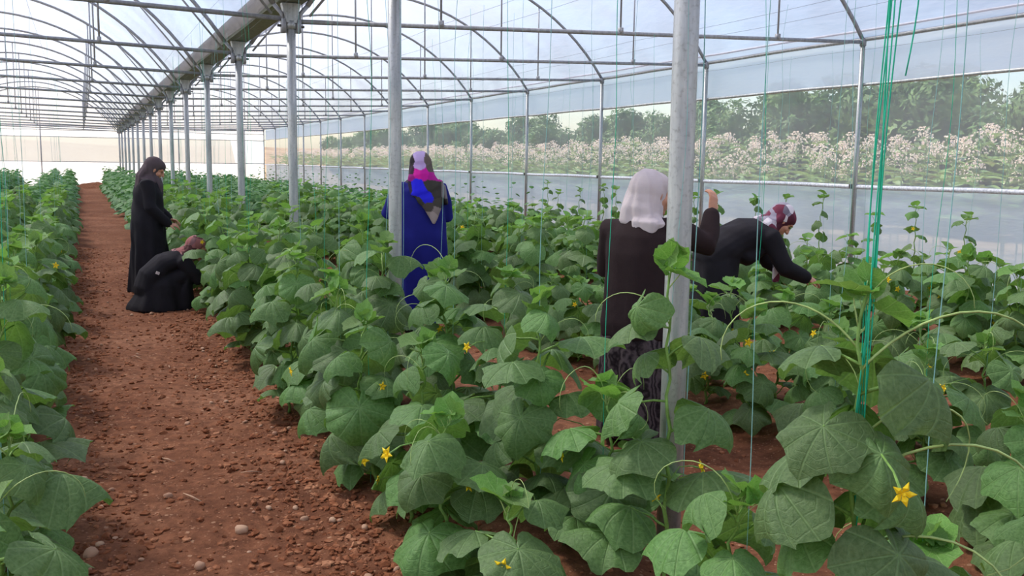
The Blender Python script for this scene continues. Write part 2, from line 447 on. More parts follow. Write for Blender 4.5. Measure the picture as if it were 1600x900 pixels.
# centre posts
def build_posts():
    pm = MB(); pm.tube([(0, 0, -0.05), (0, 0, 0.9), (0, 0, 1.9), (0, 0, Z_POST-0.03)], 0.046, 18); pole = pm.mesh('pole', 'galvanised')
    cm = MB(); cm.tube([(0, 0, Z_POST-0.06), (0, 0, Z_POST+0.02)], 0.056, 14); collar = cm.mesh('collar', 'galvanised')
    br = []
    for sg in (-1, 1):
        b = MB()
        b.box((sg*0.075, 0, Z_POST-0.03), (0.045, 0.09, 0.13))
        b.tube([(sg*0.08, 0, Z_POST), (sg*0.09, 0, Z_POST+0.09), (sg*GUT, 0, 3.10)], 0.022, 8)
        br.append(b.mesh('side_bracket', 'galvanised_dark'))
    sm = MB()      # saddle plate that carries the gutter
    for y in (-0.05, 0.05):
        o = len(sm.v)
        sm.v += [(-0.05, y, Z_POST), (0.05, y, Z_POST), (0.095, y, 3.11), (-0.095, y, 3.11)]
        sm.f += [(o, o+1, o+2, o+3)]; sm.mi += [0]
    sm.f += [(0, 4, 5, 1), (1, 5, 6, 2), (2, 6, 7, 3), (3, 7, 4, 0)]; sm.mi += [0]*4
    saddle = sm.mesh('saddle', 'galvanised', False)
    bolts = []
    for sg in (-1, 1):
        bm = MB(); bm.tube([(sg*0.09, 0, Z_POST-0.03), (sg*0.135, 0, Z_POST-0.03)], 0.014, 6); bolts.append(bm.mesh('bolt', 'bolt', False))
    for k in KS:
        if k < -2: continue
        e = link('support_post', None, loc=(XC, min(Y0+k*BAY, YB-0.2), 0))
        tag(e, {-2: 'nearest thick galvanised steel post standing before the woman in a pale scarf', -1: 'galvanised steel post standing before the woman in blue'}.get(k, f'{ordinal(k+3)} galvanised steel post from the camera in the centre row'), 'post', 'centre row of galvanised posts')
        link('pole', pole, e); link('collar', collar, e); link('saddle', saddle, e)
        for b in bolts: link('bolt', b, e)
        for b in br: link('side_bracket', b, e)
build_posts()

def build_gutter():
    prof = [(-0.21, 3.30), (-0.20, 3.27), (-0.13, 3.12), (0.13, 3.12), (0.20, 3.27), (0.21, 3.30), (0.18, 3.30), (0.11, 3.15), (-0.11, 3.15), (-0.18, 3.30)]
    n = len(prof); mb = MB(); L = list(np.linspace(YF, YB, 19))
    for j, (ya, yb) in enumerate(zip(L, L[1:])):
        o = len(mb.v)
        for y in (ya+0.004, yb-0.004): mb.v += [(x, y, z) for x, z in prof]
        for k in range(n): mb.f.append((o+k, o+(k+1) % n, o+n+(k+1) % n, o+n+k)); mb.mi.append(0)
        mb.f.append(tuple(o+k for k in range(n))); mb.f.append(tuple(o+n+k for k in reversed(range(n)))); mb.mi += [0, 0]
    g = link('rain_gutter', mb.mesh('rain_gutter', 'gutter_steel', False), loc=(XC, 0, 0))
    tag(g, 'long grey-green steel rain gutter running above the centre posts', 'gutter')
build_gutter()

# right wall
def build_right_wall():
    def sheet(name, z0, z1, mat, amp, x=XR+0.09, ya=YF, yb=YB, nz=7):
        mb = MB(); ny = int((yb-ya)/0.35); P = []
        for j in range(nz):
            z = z0+(z1-z0)*j/(nz-1)
            for i in range(ny+1):
                y = ya+(yb-ya)*i/ny
                P.append((x+amp*noise.noise((y*0.7, z*2.2, 5)), y, z))
        mb.quadgrid(P, ny+1, nz); return mb.mesh(name, mat)
    w = link('wall_right', sheet('lower_film', -0.05, Z_RAIL, 'side_film', 0.05))
    tag(w, 'bluish plastic film lower wall on the right side', kind='structure')
    link('insect_net', sheet('insect_net', Z_RAIL, Z_NET, 'insect_net', 0.02), w)
    link('upper_film', sheet('upper_film', Z_NET, Z_EAVE+0.04, 'upper_film', 0.02), w)
    pm = MB(); pm.tube([(0, 0, -0.05), (0, 0, Z_EAVE)], 0.033, 12); pole = pm.mesh('pole', 'galvanised')
    cl = MB(); cl.tube([(0, 0, Z_EAVE-0.07), (0, 0, Z_EAVE+0.03)], 0.043, 12); clamp = cl.mesh('top_clamp', 'galvanised_dark')
    cj = MB(); cj.box((-0.02, 0.05, Z_RAIL), (0.05, 0.03, 0.06)); clip = cj.mesh('rail_clip', 'bolt', False)
    for k in KS:
        if k < -1: continue
        e = link('side_post', None, loc=(XR, Y0+k*BAY, 0))
        tag(e, f'{ordinal(k+2)} slim steel post from the camera along the netted right wall' if k >= 0 else 'slim steel post of the right wall at the frame edge', 'post', 'posts of the right wall')
        link('pole', pole, e); link('top_clamp', clamp, e); link('rail_clip', clip, e)
    def rail(name, z, r, x, mat, label):
        mb = MB(); mb.tube([(x, y, z+0.006*math.sin(y*1.8)) for y in np.linspace(YF, YB, 90)], r, 8)
        tag(link(name, mb.mesh(name, mat)), label, 'rail')
    rail('eave_rail', Z_EAVE+0.02, 0.028, XR+0.02, 'galvanised', 'long steel eave rail along the top of the right wall')
    rail('net_roll_bar', Z_NET, 0.022, XR+0.03, 'galvanised', 'long bar along the top edge of the right wall netting')
    rail('mid_rail', Z_RAIL, 0.030, XR+0.02, 'white_plastic', 'long pale rail between the netting and lower film on the right')
    rail('film_lock_strip', Z_EAVE+0.13, 0.016, XR-0.03, 'white_plastic', 'thin white film lock strip just above the eave rail')
build_right_wall()

# far end wall, left wall, wall behind the camera
def panel(name, pts, mat):
    mb = MB(); mb.v = list(pts); mb.f = [tuple(range(len(pts)))]; mb.mi = [0]
    return mb.mesh(name, mat, False)
def build_other_walls():
    y = YB
    w = link('wall_back', panel('lower_film', [(XL, y, -.05), (XR, y, -.05), (XR, y, 1.32), (XL, y, 1.32)], 'end_film'))
    tag(w, 'white film lower band of the far end wall', kind='structure')
    link('insect_net', panel('insect_net', [(XL, y, 1.32), (8.0, y, 1.32), (7.75, y, 2.6), (XL, y, 2.6)], 'end_net'), w)
    link('clear_panel', panel('clear_panel', [(8.5, y, 1.32), (XR, y, 1.32), (XR, y, 2.6), (8.5, y, 2.6)], 'side_film'), w)
    link('white_panel', panel('white_panel', [(8.0, y, 1.32), (8.5, y, 1.32), (8.5, y, 2.6), (7.75, y, 2.6)], 'end_film'), w)
    link('upper_film', panel('upper_film', [(XL, y, 2.6), (XR, y, 2.6), (XR, y, 3.22), (XL, y, 3.22)], 'end_film'), w)
    for side in ('left', 'right'):
        A = arc(*SPANS[side], 24); xa, xb = A[0][0], A[-1][0]
        link('gable_film', panel('gable_film', [(xa, y, 3.1)]+[(x, y, z) for x, z in A]+[(xb, y, 3.1)], 'roof_film'), w)
    for z, nm in ((1.32, 'net_rail'), (2.6, 'net_rail'), (2.95, 'tie_rail'), (3.18, 'tie_rail')):
        mb = MB(); mb.tube([(XL, y-0.04, z), (XR, y-0.04, z)], 0.022, 6); link(nm, mb.mesh(nm, 'galvanised_dark'), w)
    for x in (-4.0, -1.75, 5.0, 8.5):
        mb = MB(); mb.tube([(x, y-0.05, -0.05), (x, y-0.05, 3.2)], 0.03, 8); link('mullion', mb.mesh('mullion', 'galvanised_dark'), w)
    o = link('wall_left', panel('wall_left', [(XL, YF, -.05), (XL, YB, -.05), (XL, YB, 3.24), (XL, YF, 3.24)], 'side_film'))
    tag(o, 'plastic film wall on the far left side', kind='structure')
    o = link('wall_front', panel('wall_front', [(XL, YF, -.05), (XR, YF, -.05), (XR, YF, 3.3), (XL, YF, 3.3)], 'end_film'))
    tag(o, 'plastic film end wall behind the camera', kind='structure')
    # soil heap at the end of the path
    mb = MB(); P = []
    for j in range(9):
        for i in range(25):
            u = i/24; v = j/8
            P.append((-0.5+2.4*u, YB-2.6+1.6*v, -0.02+0.3*math.sin(PI*u)*math.sin(PI*v)*(1+0.5*noise.noise((u*6, v*6, 0)))))
    mb.quadgrid(P, 25, 9)
    tag(link('soil_heap', mb.mesh('soil_heap', 'soil')), 'low brown soil heap at the far end of the path', 'soil heap')
build_other_walls()

# ---------------------------------------------------------------- cucumber plants
def leaf_radius(ph, sinus=0.10):
    """outline of a cucumber leaf seen from the petiole joint; ph = 0 at the tip"""
    a = abs(ph)
    pts = [(0, 0.72), (0.20, 0.615), (0.50, 0.535), (0.75, 0.55), (0.98, 0.605), (1.2, 0.55), (1.5, 0.505), (1.8, 0.525), (2.05, 0.55), (2.35, 0.50), (2.75, 0.42), (3.0, 0.28), (PI, sinus)]
    for (p, r), (q, s) in zip(pts, pts[1:]):
        if p <= a <= q: return r+(s-r)*(a-p)/(q-p)
    return sinus
def leaf_mesh(name, seed, nsp, rings, pet, rise, droop, curl, fold, mats, cup=0.0):
    """one leaf with its stalk: starts at the stem, runs along +X; blade about 1 unit wide before scaling"""
    r = random.Random(seed); mb = MB(); uv = []
    # petiole
    k = 5; pp = []
    for i in range(k):
        t = i/(k-1); pp.append((pet*t*math.cos(rise), 0.05*pet*math.sin(t*3)*r.choice((-1, 1)), pet*math.sin(rise)*t-0.10*pet*t*t))
    mb.tube(pp, [0.020-0.007*i/(k-1) for i in range(k)], 5, mat=1)
    uv += [(0.5, 0.5)]*len(mb.v)
    E = Vector(pp[-1]); ph0, ph1 = r.uniform(0, 6), r.uniform(0, 6); asym = r.uniform(-0.09, 0.09); wf = r.uniform(0.9, 1.12); tw = r.uniform(-0.12, 0.12)
    def place(x, y):
        # bend along the length: droop grows with x
        s = 0.0; px = pz = 0.0; n = 6
        for i in range(n):
            xm = x*(i+0.5)/n; an = droop+curl*(xm if x > 0 else xm*0.3)
            px += x/n*math.cos(an); pz -= x/n*math.sin(an)
        an = droop+curl*max(x, 0)
        rad = math.hypot(x, y); ang = math.atan2(y, x)
        h = -fold*abs(y)**1.5 + cup*rad*rad + 0.085*rad*(abs(math.sin(ang*5))-0.5)    # sunk along the ten rays of the veins
        h += 0.08*rad*math.sin(ang*3+ph0) + 0.07*rad*rad*math.sin(ang*7+ph1) + tw*y*rad
        return E+Vector((px+h*math.sin(an), y*(1-0.25*fold*abs(y)), pz+h*math.cos(an)))
    o = len(mb.v); p = place(0, 0); mb.v.append(tuple(p)); uv.append((0.5, 0.5))
    for ri in rings:
        for i in range(nsp):
            ph = -PI+2*PI*i/nsp
            R = leaf_radius(ph)*(1+asym*math.sin(ph))
            if ri == rings[-1]: R *= 1+r.uniform(-0.022, 0.022)
            x, y = R*ri*math.cos(ph), R*ri*math.sin(ph)
            mb.v.append(tuple(place(x, y*wf))); uv.append((x/1.5+0.5, y/1.5+0.5))
    for i in range(nsp):
        mb.f.append((o, o+1+i, o+1+(i+1) % nsp)); mb.mi.append(0)
    for j in range(len(rings)-1):
        for i in range(nsp):
            a = o+1+j*nsp+i; b = o+1+j*nsp+(i+1) % nsp
            mb.f.append((a, a+nsp, b+nsp, b)); mb.mi.append(0)
    mb.uv = uv
    return mb.mesh(name, mats)
HI = [0.14, 0.32, 0.5, 0.68, 0.85, 1.0]; LO = [0.45, 1.0]
lr = random.Random(4)
LEAF_HI = [leaf_mesh('leaf', 100+i, 40, HI, lr.uniform(0.5, 0.9), math.radians(lr.uniform(10, 40)), math.radians(lr.uniform(-6, 48)), lr.uniform(1.0, 2.3), lr.uniform(0.45, 1.3), ['leaf', 'stalk']) for i in range(14)]
LEAF_LO = [leaf_mesh('leaf', 200+i, 20, LO, lr.uniform(0.5, 0.9), math.radians(lr.uniform(10, 40)), math.radians(lr.uniform(-6, 48)), lr.uniform(1.0, 2.3), lr.uniform(0.45, 1.3), ['leaf', 'stalk']) for i in range(10)]
YNG_HI = [leaf_mesh('young_leaf', 300+i, 20, [0.3, 0.65, 1.0], lr.uniform(0.5, 0.8), math.radians(lr.uniform(40, 65)), math.radians(lr.uniform(-30, 20)), lr.uniform(0.3, 1.2), -0.3, ['young_leaf', 'tendril'], cup=0.25) for i in range(6)]
YNG_LO = [leaf_mesh('young_leaf', 400+i, 10, [0.5, 1.0], lr.uniform(0.5, 0.8), math.radians(lr.uniform(40, 65)), math.radians(lr.uniform(-30, 20)), lr.uniform(0.3, 1.2), -0.3, ['young_leaf', 'tendril'], cup=0.25) for i in range(4)]
STEMS = []
for i in range(6):
    a, b, c, d = (lr.uniform(-0.035, 0.035) for _ in range(4))
    off = (lambda a, b, c, d: (lambda t: (a*math.sin(t*4+c*60)+0.008*math.sin(t*40), b*math.sin(t*5+d*60)+0.008*math.cos(t*40))))(a, b, c, d)
    mb = MB(); mb.tube([(off(t)[0], off(t)[1], t) for t in np.linspace(0, 1, 22)], [0.0095-0.0055*t for t in np.linspace(0, 1, 22)], 6)
    STEMS.append((mb.mesh('stem', 'stalk'), off))
STRAIGHT = min(range(6), key=lambda i: sum(abs(STEMS[i][1](t)[0])+abs(STEMS[i][1](t)[1]) for t in (0.2, 0.4, 0.6, 0.8, 1.0)))
def flower_mesh(L):
    mb = MB(); mb.tube([(0, 0, 0), (L*0.4, 0, 0.02+0.2*L), (L*0.8, 0, 0.02+0.12*L), (L, 0, 0.02)], [0.003, 0.0025, 0.0028, 0.004], 5, mat=1)
    c = Vector((L+0.002, 0, 0.02)); n = len(mb.v)
    for k in range(5):
        a = 2*PI*k/5; u = Vector((0, math.cos(a), math.sin(a))); w = Vector((0, -math.sin(a), math.cos(a)))
        o = len(mb.v)
        mb.v += [tuple(c), tuple(c+u*0.014-w*0.009+Vector((0.010, 0, 0))), tuple(c+u*0.034+Vector((0.010, 0, 0))), tuple(c+u*0.014+w*0.009+Vector((0.010, 0, 0))), tuple(c+u*0.018+Vector((0.016, 0, 0)))]
        for q in ((0, 1, 4), (0, 4, 3), (1, 2, 4), (4, 2, 3)): mb.f.append(tuple(o+i for i in q)); mb.mi.append(0)
    mb.ell(c+Vector((0.012, 0, 0)), (0.006, 0.005, 0.005), n=6, m=4)
    return mb.mesh('flower', ['petal', 'stalk'], False)
FLOWERS = [flower_mesh(L) for L in (0.06, 0.13, 0.2, 0.27)]
TENDRILS = []
for i in range(5):
    mb = MB(); pts = []; L = lr.uniform(0.25, 0.5); cur = lr.uniform(3.0, 5.5)
    p = Vector((0, 0, 0)); an = lr.uniform(0.6, 1.2); sw = 0
    for j in range(16):
        pts.append(tuple(p)); p = p+Vector((math.cos(an)*math.cos(sw), math.cos(an)*math.sin(sw), math.sin(an)))*(L/16)
        an -= cur/16*(0.5+j/14); sw += lr.uniform(-0.1, 0.16)
    mb.tube(pts, [0.0024-0.0015*j/15 for j in range(16)], 4); TENDRILS.append(mb.mesh('tendril', 'tendril'))

def cam_depth(x, y): return x*fwd.x+y*fwd.y
def visible(x, y, margin=0.45):
    d = Vector((x, y, 0.6-CAM_H)); z = d.dot(fwd)
    if z < 0.8: return False
    u = F_PX*d.dot(rt)/z; m = F_PX*margin/z
    return -800-m < u < 800+m
CLIMB = ('A2', 4)                # the plant beside the nearest post
PEOPLE_SPOTS = [(0.78, 10.5, 0.38), (0.70, 11.6, 0.3), (2.76, 8.1, 0.33), (2.78, 4.5, 0.33), (4.85, 6.35, 0.42)]
# hand-set near plants: x, y, height
NEAR = {'A1': [(1.25, 2.75, 0.42), (1.20, 3.2, 0.60), (1.26, 3.75, 0.74), (1.20, 4.3, 0.80)],
        'A2': [(1.60, 1.61, 1.2), (1.95, 1.72, 0.55), (1.68, 2.10, 0.55), (1.80, 2.68, 1.2), (1.74, 3.02, 0.66), (1.66, 3.40, 0.92), (1.78, 4.05, 0.98)],
        'B1': [(2.85, 1.95, 0.6), (3.30, 2.45, 0.62), (3.45, 3.08, 0.68), (3.50, 3.70, 0.66), (3.45, 4.32, 0.70), (3.55, 4.85, 0.66)], 'L1': [(-0.30, 2.75, 0.6), (-0.27, 3.3, 0.66), (-0.32, 3.9, 0.75)]}
plants = []                       # row, x, y, height, order in the row
pr_ = random.Random(21)
for row, x0 in ROWS.items():
    lst = list(NEAR.get(row, []))
    y = lst[-1][1]+0.5 if lst else {'L1': 2.2, 'L2': 2.6, 'L3': 20, 'L4': 25}.get(row, 1.2)
    while y < YB-2.6:
        h = pr_.uniform(0.80, 1.10)
        if row[0] == 'L': h = pr_.uniform(0.75, 1.0)
        if row == 'D2': h = pr_.uniform(0.95, 1.25)
        if row == 'D1': h = pr_.uniform(0.5, 0.75)
        if row[0] == 'C': h = pr_.uniform(0.62, 0.85)
        if row[0] == 'B' and y < 7.2: h = pr_.uniform(0.55, 0.75)
        lst.append((x0+pr_.uniform(-0.10, 0.10), y+pr_.uniform(-0.1, 0.1), h))
        y += pr_.uniform(0.44, 0.58)*(1.7 if row == 'D1' else 1.5 if row == 'D2' else 1)
    k = 0
    for (x, y, h) in sorted(lst, key=lambda p: p[1]):
        if not visible(x, y): continue
        k += 1; plants.append([row, x, y, h, k])
plants.sort(key=lambda p: cam_depth(p[1], p[2]))
SOLO, REST = plants[:300], plants[300:]
ROWTXT = {'L1': 'left of the path', 'L2': 'in the second row left', 'L3': 'in the far left bed', 'L4': 'in the far left bed',
          'A1': 'right of the path', 'A2': 'along the centre posts',
          'B1': 'right of the blue-robed woman', 'B2': 'left of the bending woman', 'C1': 'right of the bending woman', 'C2': 'behind the bending woman',
          'D1': 'in the next-to-last row', 'D2': 'along the right wall'}
def past_post(row, y):
    """where a plant stands: counted within its row from the last centre post before it"""
    b = int((y-(Y0-2*BAY))//BAY); lo = Y0+(b-2)*BAY
    k = 1+sum(1 for p in plants if p[0] == row and lo <= p[2] < y)
    return f'{ordinal(k)} plant past the {ordinal(b+1)} centre post'
def build_plant(row, x, y, h, order):
    r = random.Random(int(x*1000)*7+int(y*1000)); d = cam_depth(x, y)
    hi = d < 7.5; e = link('cucumber_plant', None, loc=(x, y, gz(x, y)-0.01), rot=(0, 0, 0))
    if order <= 8: lab = f'{ordinal(order)} cucumber plant from the camera {ROWTXT[row]}'
    else: lab = f'{past_post(row, y)} {ROWTXT[row]}'.replace('plant', 'cucumber plant', 1)
    if (row, order) == ('A2', 1): lab = 'large near cucumber plant with green twine bundle at lower right'
    if (row, order) == CLIMB: lab = 'tall cucumber plant climbing beside the nearest steel post'
    tag(e, lab, 'cucumber plant', f'cucumber plants {ROWTXT[row]}')
    sm, off = STEMS[r.randrange(6)] if (row, order) not in (('A2', 1), CLIMB) else STEMS[STRAIGHT]
    link('stem', sm, e, scale=(1, 1, h))
    n = max(8, int(h/0.056)) if (row, order) != CLIMB else 12
    if row == 'D2': n = 8
    az = r.uniform(0, 6.28); LV = LEAF_HI if hi else LEAF_LO; YV = YNG_HI if hi else YNG_LO
    big = 1.05 if (row, order) == ('A2', 1) else 1.0
    for i in range(n):
        t = 0.07+0.83*i/(n-1)+r.uniform(-0.015, 0.015); az += 2.4+r.uniform(-0.5, 0.5)
        s = big*(0.22 if row == 'D2' else 0.315)*(1.0-0.62*max(0, t-0.3)**1.3)*r.uniform(0.72, 1.12)
        if i < 2: s *= 0.8
        ox, oy = off(t)
        if (row, order) == CLIMB:            # trained beside the post: leaves turn left and right of it
            az = -YAW+(PI if i % 3 else 0)+r.uniform(-0.7, 0.5)
        # keep the leaves off the bodies of the people
        a2 = az
        for (qx, qy, qr) in PEOPLE_SPOTS:
            if math.hypot(x+math.cos(a2)*0.35-qx, y+math.sin(a2)*0.35-qy) < qr+0.1: a2 += PI
        if d < 2.4 and math.cos(a2)*(-x)+math.sin(a2)*(-y) > 0.8*math.hypot(x, y) and t > 0.8: a2 += PI
        link('leaf', LV[r.randrange(len(LV))], e, (ox, oy, t*h), (r.uniform(-0.18, 0.18), r.uniform(-0.25, 0.35)-0.25*(t < 0.25), a2), s)
    for i in range(5 if hi else 3):
        t = 0.92+0.02*i; az += 2.4; ox, oy = off(min(t, 1))
        link('young_leaf', YV[r.randrange(len(YV))], e, (ox, oy, min(t, 1)*h), (0, -0.25*i+r.uniform(-0.2, 0.2), az), r.uniform(0.07, 0.12)*(1.1-0.1*i)*(1.15 if hi else 1.1))
    if d < 13:
        for i in range(r.choice((1, 2, 2, 3)) if d < 8 else r.choice((0, 1))):
            t = r.uniform(0.15, 0.75); a = r.uniform(0, 6.28); ox, oy = off(t)
            if r.random() < 0.6: a = math.atan2(-y, -x)+r.uniform(-0.9, 0.9)
            link('flower', FLOWERS[r.randrange(4)], e, (ox, oy, t*h), (0, r.uniform(-0.5, 0.15), a), r.uniform(0.7, 0.95))
    if d < 10:
        for i in range(r.choice((1, 2, 3)) if d < 6 else 1):
            t = r.uniform(0.7, 0.98); ox, oy = off(t)
            link('tendril', TENDRILS[r.randrange(5)], e, (ox, oy, t*h), (0, r.uniform(-0.3, 0.3), r.uniform(0, 6.28)), r.uniform(0.7, 1.1))
    if (row, order) == ('A2', 1):        # long pale tendrils sweeping out of the large near plant
        for t, a, q, sc in ((0.86, -0.55, 2, 1.5), (0.62, -0.75, 0, 1.7), (0.72, -0.3, 3, 1.5), (0.9, 2.2, 1, 1.2), (0.5, -0.95, 4, 1.6)):
            link('tendril', TENDRILS[q], e, (off(t)[0], off(t)[1], t*h), (0, 0.25, a), sc)
    return e
for p in SOLO: build_plant(*p)

# the plants beyond the nearest 300, as one object
def build_far_plants():
    # template leaf: 10 rim points + centre, drooping
    nr = 10; T = [(0.62, 0, 0.30)]
    for i in range(nr):
        ph = -PI+2*PI*i/nr; R = leaf_radius(ph); x, y = R*math.cos(ph), R*math.sin(ph)
        T.append((0.62+x*0.8, y, 0.30-0.55*max(x, 0)-0.3*abs(y)**1.4+0.04*math.sin(ph*5)))
    T += [(0, 0, 0), (0, 0.03, 0.0), (0.62, 0.0, 0.29)]
    T = np.array(T); tri = [(0, 1+i, 1+(i+1) % nr) for i in range(nr)] + [(nr+1, nr+2, nr+3)]
    tri = np.array(tri); V = []; Fc = []; o = 0
    r = np.random.default_rng(5)
    for (row, x, y, h, k) in REST:
        n = 9 if row == 'D2' else 17; z0 = gz(x, y)
        for i in range(n):
            t = 0.08+0.92*i/(n-1); s = (0.2 if row == 'D2' else 0.30)*(1-0.75*max(0, t-0.25)**1.1)*r.uniform(0.75, 1.15)
            a = i*2.4+x*9+r.uniform(-0.4, 0.4); p = r.uniform(-0.4, 0.4); cp, sp_ = math.cos(p), math.sin(p); ca, sa = math.cos(a), math.sin(a)
            q = T*s; X = q[:, 0]*cp+q[:, 2]*sp_; Z = -q[:, 0]*sp_+q[:, 2]*cp; Y = q[:, 1]
            V.append(np.stack([x+X*ca-Y*sa, y+X*sa+Y*ca, z0+t*h+Z-0.03], 1)); Fc.append(tri+o); o += len(T)
    V = np.concatenate(V); Fc = np.concatenate(Fc)
    me = bpy.data.meshes.new('distant_cucumber_plants'); me.vertices.add(len(V)); me.vertices.foreach_set('co', V.ravel().astype(np.float32))
    me.loops.add(Fc.size); me.loops.foreach_set('vertex_index', Fc.ravel().astype(np.int32))
    me.polygons.add(len(Fc)); me.polygons.foreach_set('loop_start', np.arange(0, Fc.size, 3, dtype=np.int32)); me.polygons.foreach_set('loop_total', np.full(len(Fc), 3, dtype=np.int32))
    me.update(calc_edges=True); me.materials.append(M['far_leaf'])
    tag(link('distant_cucumber_plants', me), 'mass of cucumber plants in the distance before the far end wall', 'cucumber plants', kind='stuff')
build_far_plants()

# ---------------------------------------------------------------- twine and crop wires
def build_twine():
    r = random.Random(8); Z = 2.98
    var = []
    for i in range(7):
        a, b, c = r.uniform(0.005, 0.03), r.uniform(0.004, 0.02), r.uniform(0, 6)
        pts = [(a*math.sin(z*2.3+c)*min(1, z)+b*math.sin(z*7+c)*max(0, z-1.4)/1.6, b*math.cos(z*3.1+c)*min(1, z), z) for z in np.linspace(0, Z, 26)]
        pair = []
        for mat in ('green_twine', 'pale_twine'):
            mb = MB(); mb.tube(pts, 0.0013, 4); pair.append(mb.mesh('support_twine', mat))
        var.append(pair)
    n = 0; cnt = {}
    for i, (row, x, y, h, k) in enumerate(SOLO):
        d = cam_depth(x, y)
        if not (d < 5.5 or i % 3 == 0): continue
        if (row, k) == ('A2', 1): continue
        if d < 4 and row == 'A1': continue
        g = 1 if r.random() < (0.7 if d > 6 else 0.4) else 0
        o = link('support_twine', var[r.randrange(7)][g], loc=(x+0.012, y, gz(x, y)), rot=(0, 0, r.uniform(0, 6)))
        if k <= 8: lab = f'{"pale" if g else "green"} twine holding the {ordinal(k)} cucumber plant {ROWTXT[row]}'
        else: lab = f'{"pale" if g else "green"} twine on the {past_post(row, y)} {ROWTXT[row]}'
        tag(o, lab, 'twine', f'{"pale" if g else "green"} twine {ROWTXT[row]}'); n += 1
    for k, lab in ((-2, 'green twine hanging down the nearest steel post'), (-1, 'pale twine hanging down the post before the woman in blue')):
        pts = [(0.035+0.012*math.sin(z*2.2+k), -0.050-0.004*math.cos(z*3), z) for z in np.linspace(0.25, Z-0.1, 30)]
        mb = MB(); mb.tube(pts, 0.0022, 5); tag(link('support_twine', mb.mesh('support_twine', 'pale_twine'), loc=(XC, Y0+k*BAY, 0)), lab.replace('green', 'pale'), 'twine')
    # bundle of loose strands over the large near plant
    e = link('twine_bundle', None, loc=(1.60, 1.60, 0)); tag(e, 'bundle of bright green twine strands hanging over the large near plant', 'twine')
    for j in range(6):
        c = r.uniform(0, 6); q = (r.uniform(-0.012, 0.012), r.uniform(-0.012, 0.012)); zb = r.uniform(0.5, 1.0)
        pts = [(0.02*(z-1)+q[0]*(1+0.8*math.sin(z*3+c))+0.006*math.sin(z*6+c), q[1]*(1+math.cos(z*2.4+c)), z) for z in np.linspace(zb, Z, 30)]
        mb = MB(); mb.tube(pts, 0.0017, 5); link('strand', mb.mesh('strand', 'green_twine'), e)
    c = r.uniform(0, 6); mb = MB()
    mb.tube([(0.05+0.03*math.sin(t*3), -0.01, 2.2-0.45*t+0.0*t) for t in np.linspace(0, 1, 10)], 0.0017, 5); link('loose_end', mb.mesh('loose_end', 'green_twine'), e)
    for row, x0 in ROWS.items():
        mb = MB(); mb.tube([(x0, yy, Z+0.01-0.02*math.sin(PI*((yy-Y0)/BAY % 1))) for yy in np.arange(YF, YB, BAY/4)], 0.0014, 4)
        tag(link('crop_wire', mb.mesh('crop_wire', 'wire')), f'thin overhead wire above the {"far left bed, outer side" if row == "L4" else "far left bed, inner side" if row == "L3" else "cucumber row " + ROWTXT[row]}', 'wire', 'overhead crop wires')
build_twine()

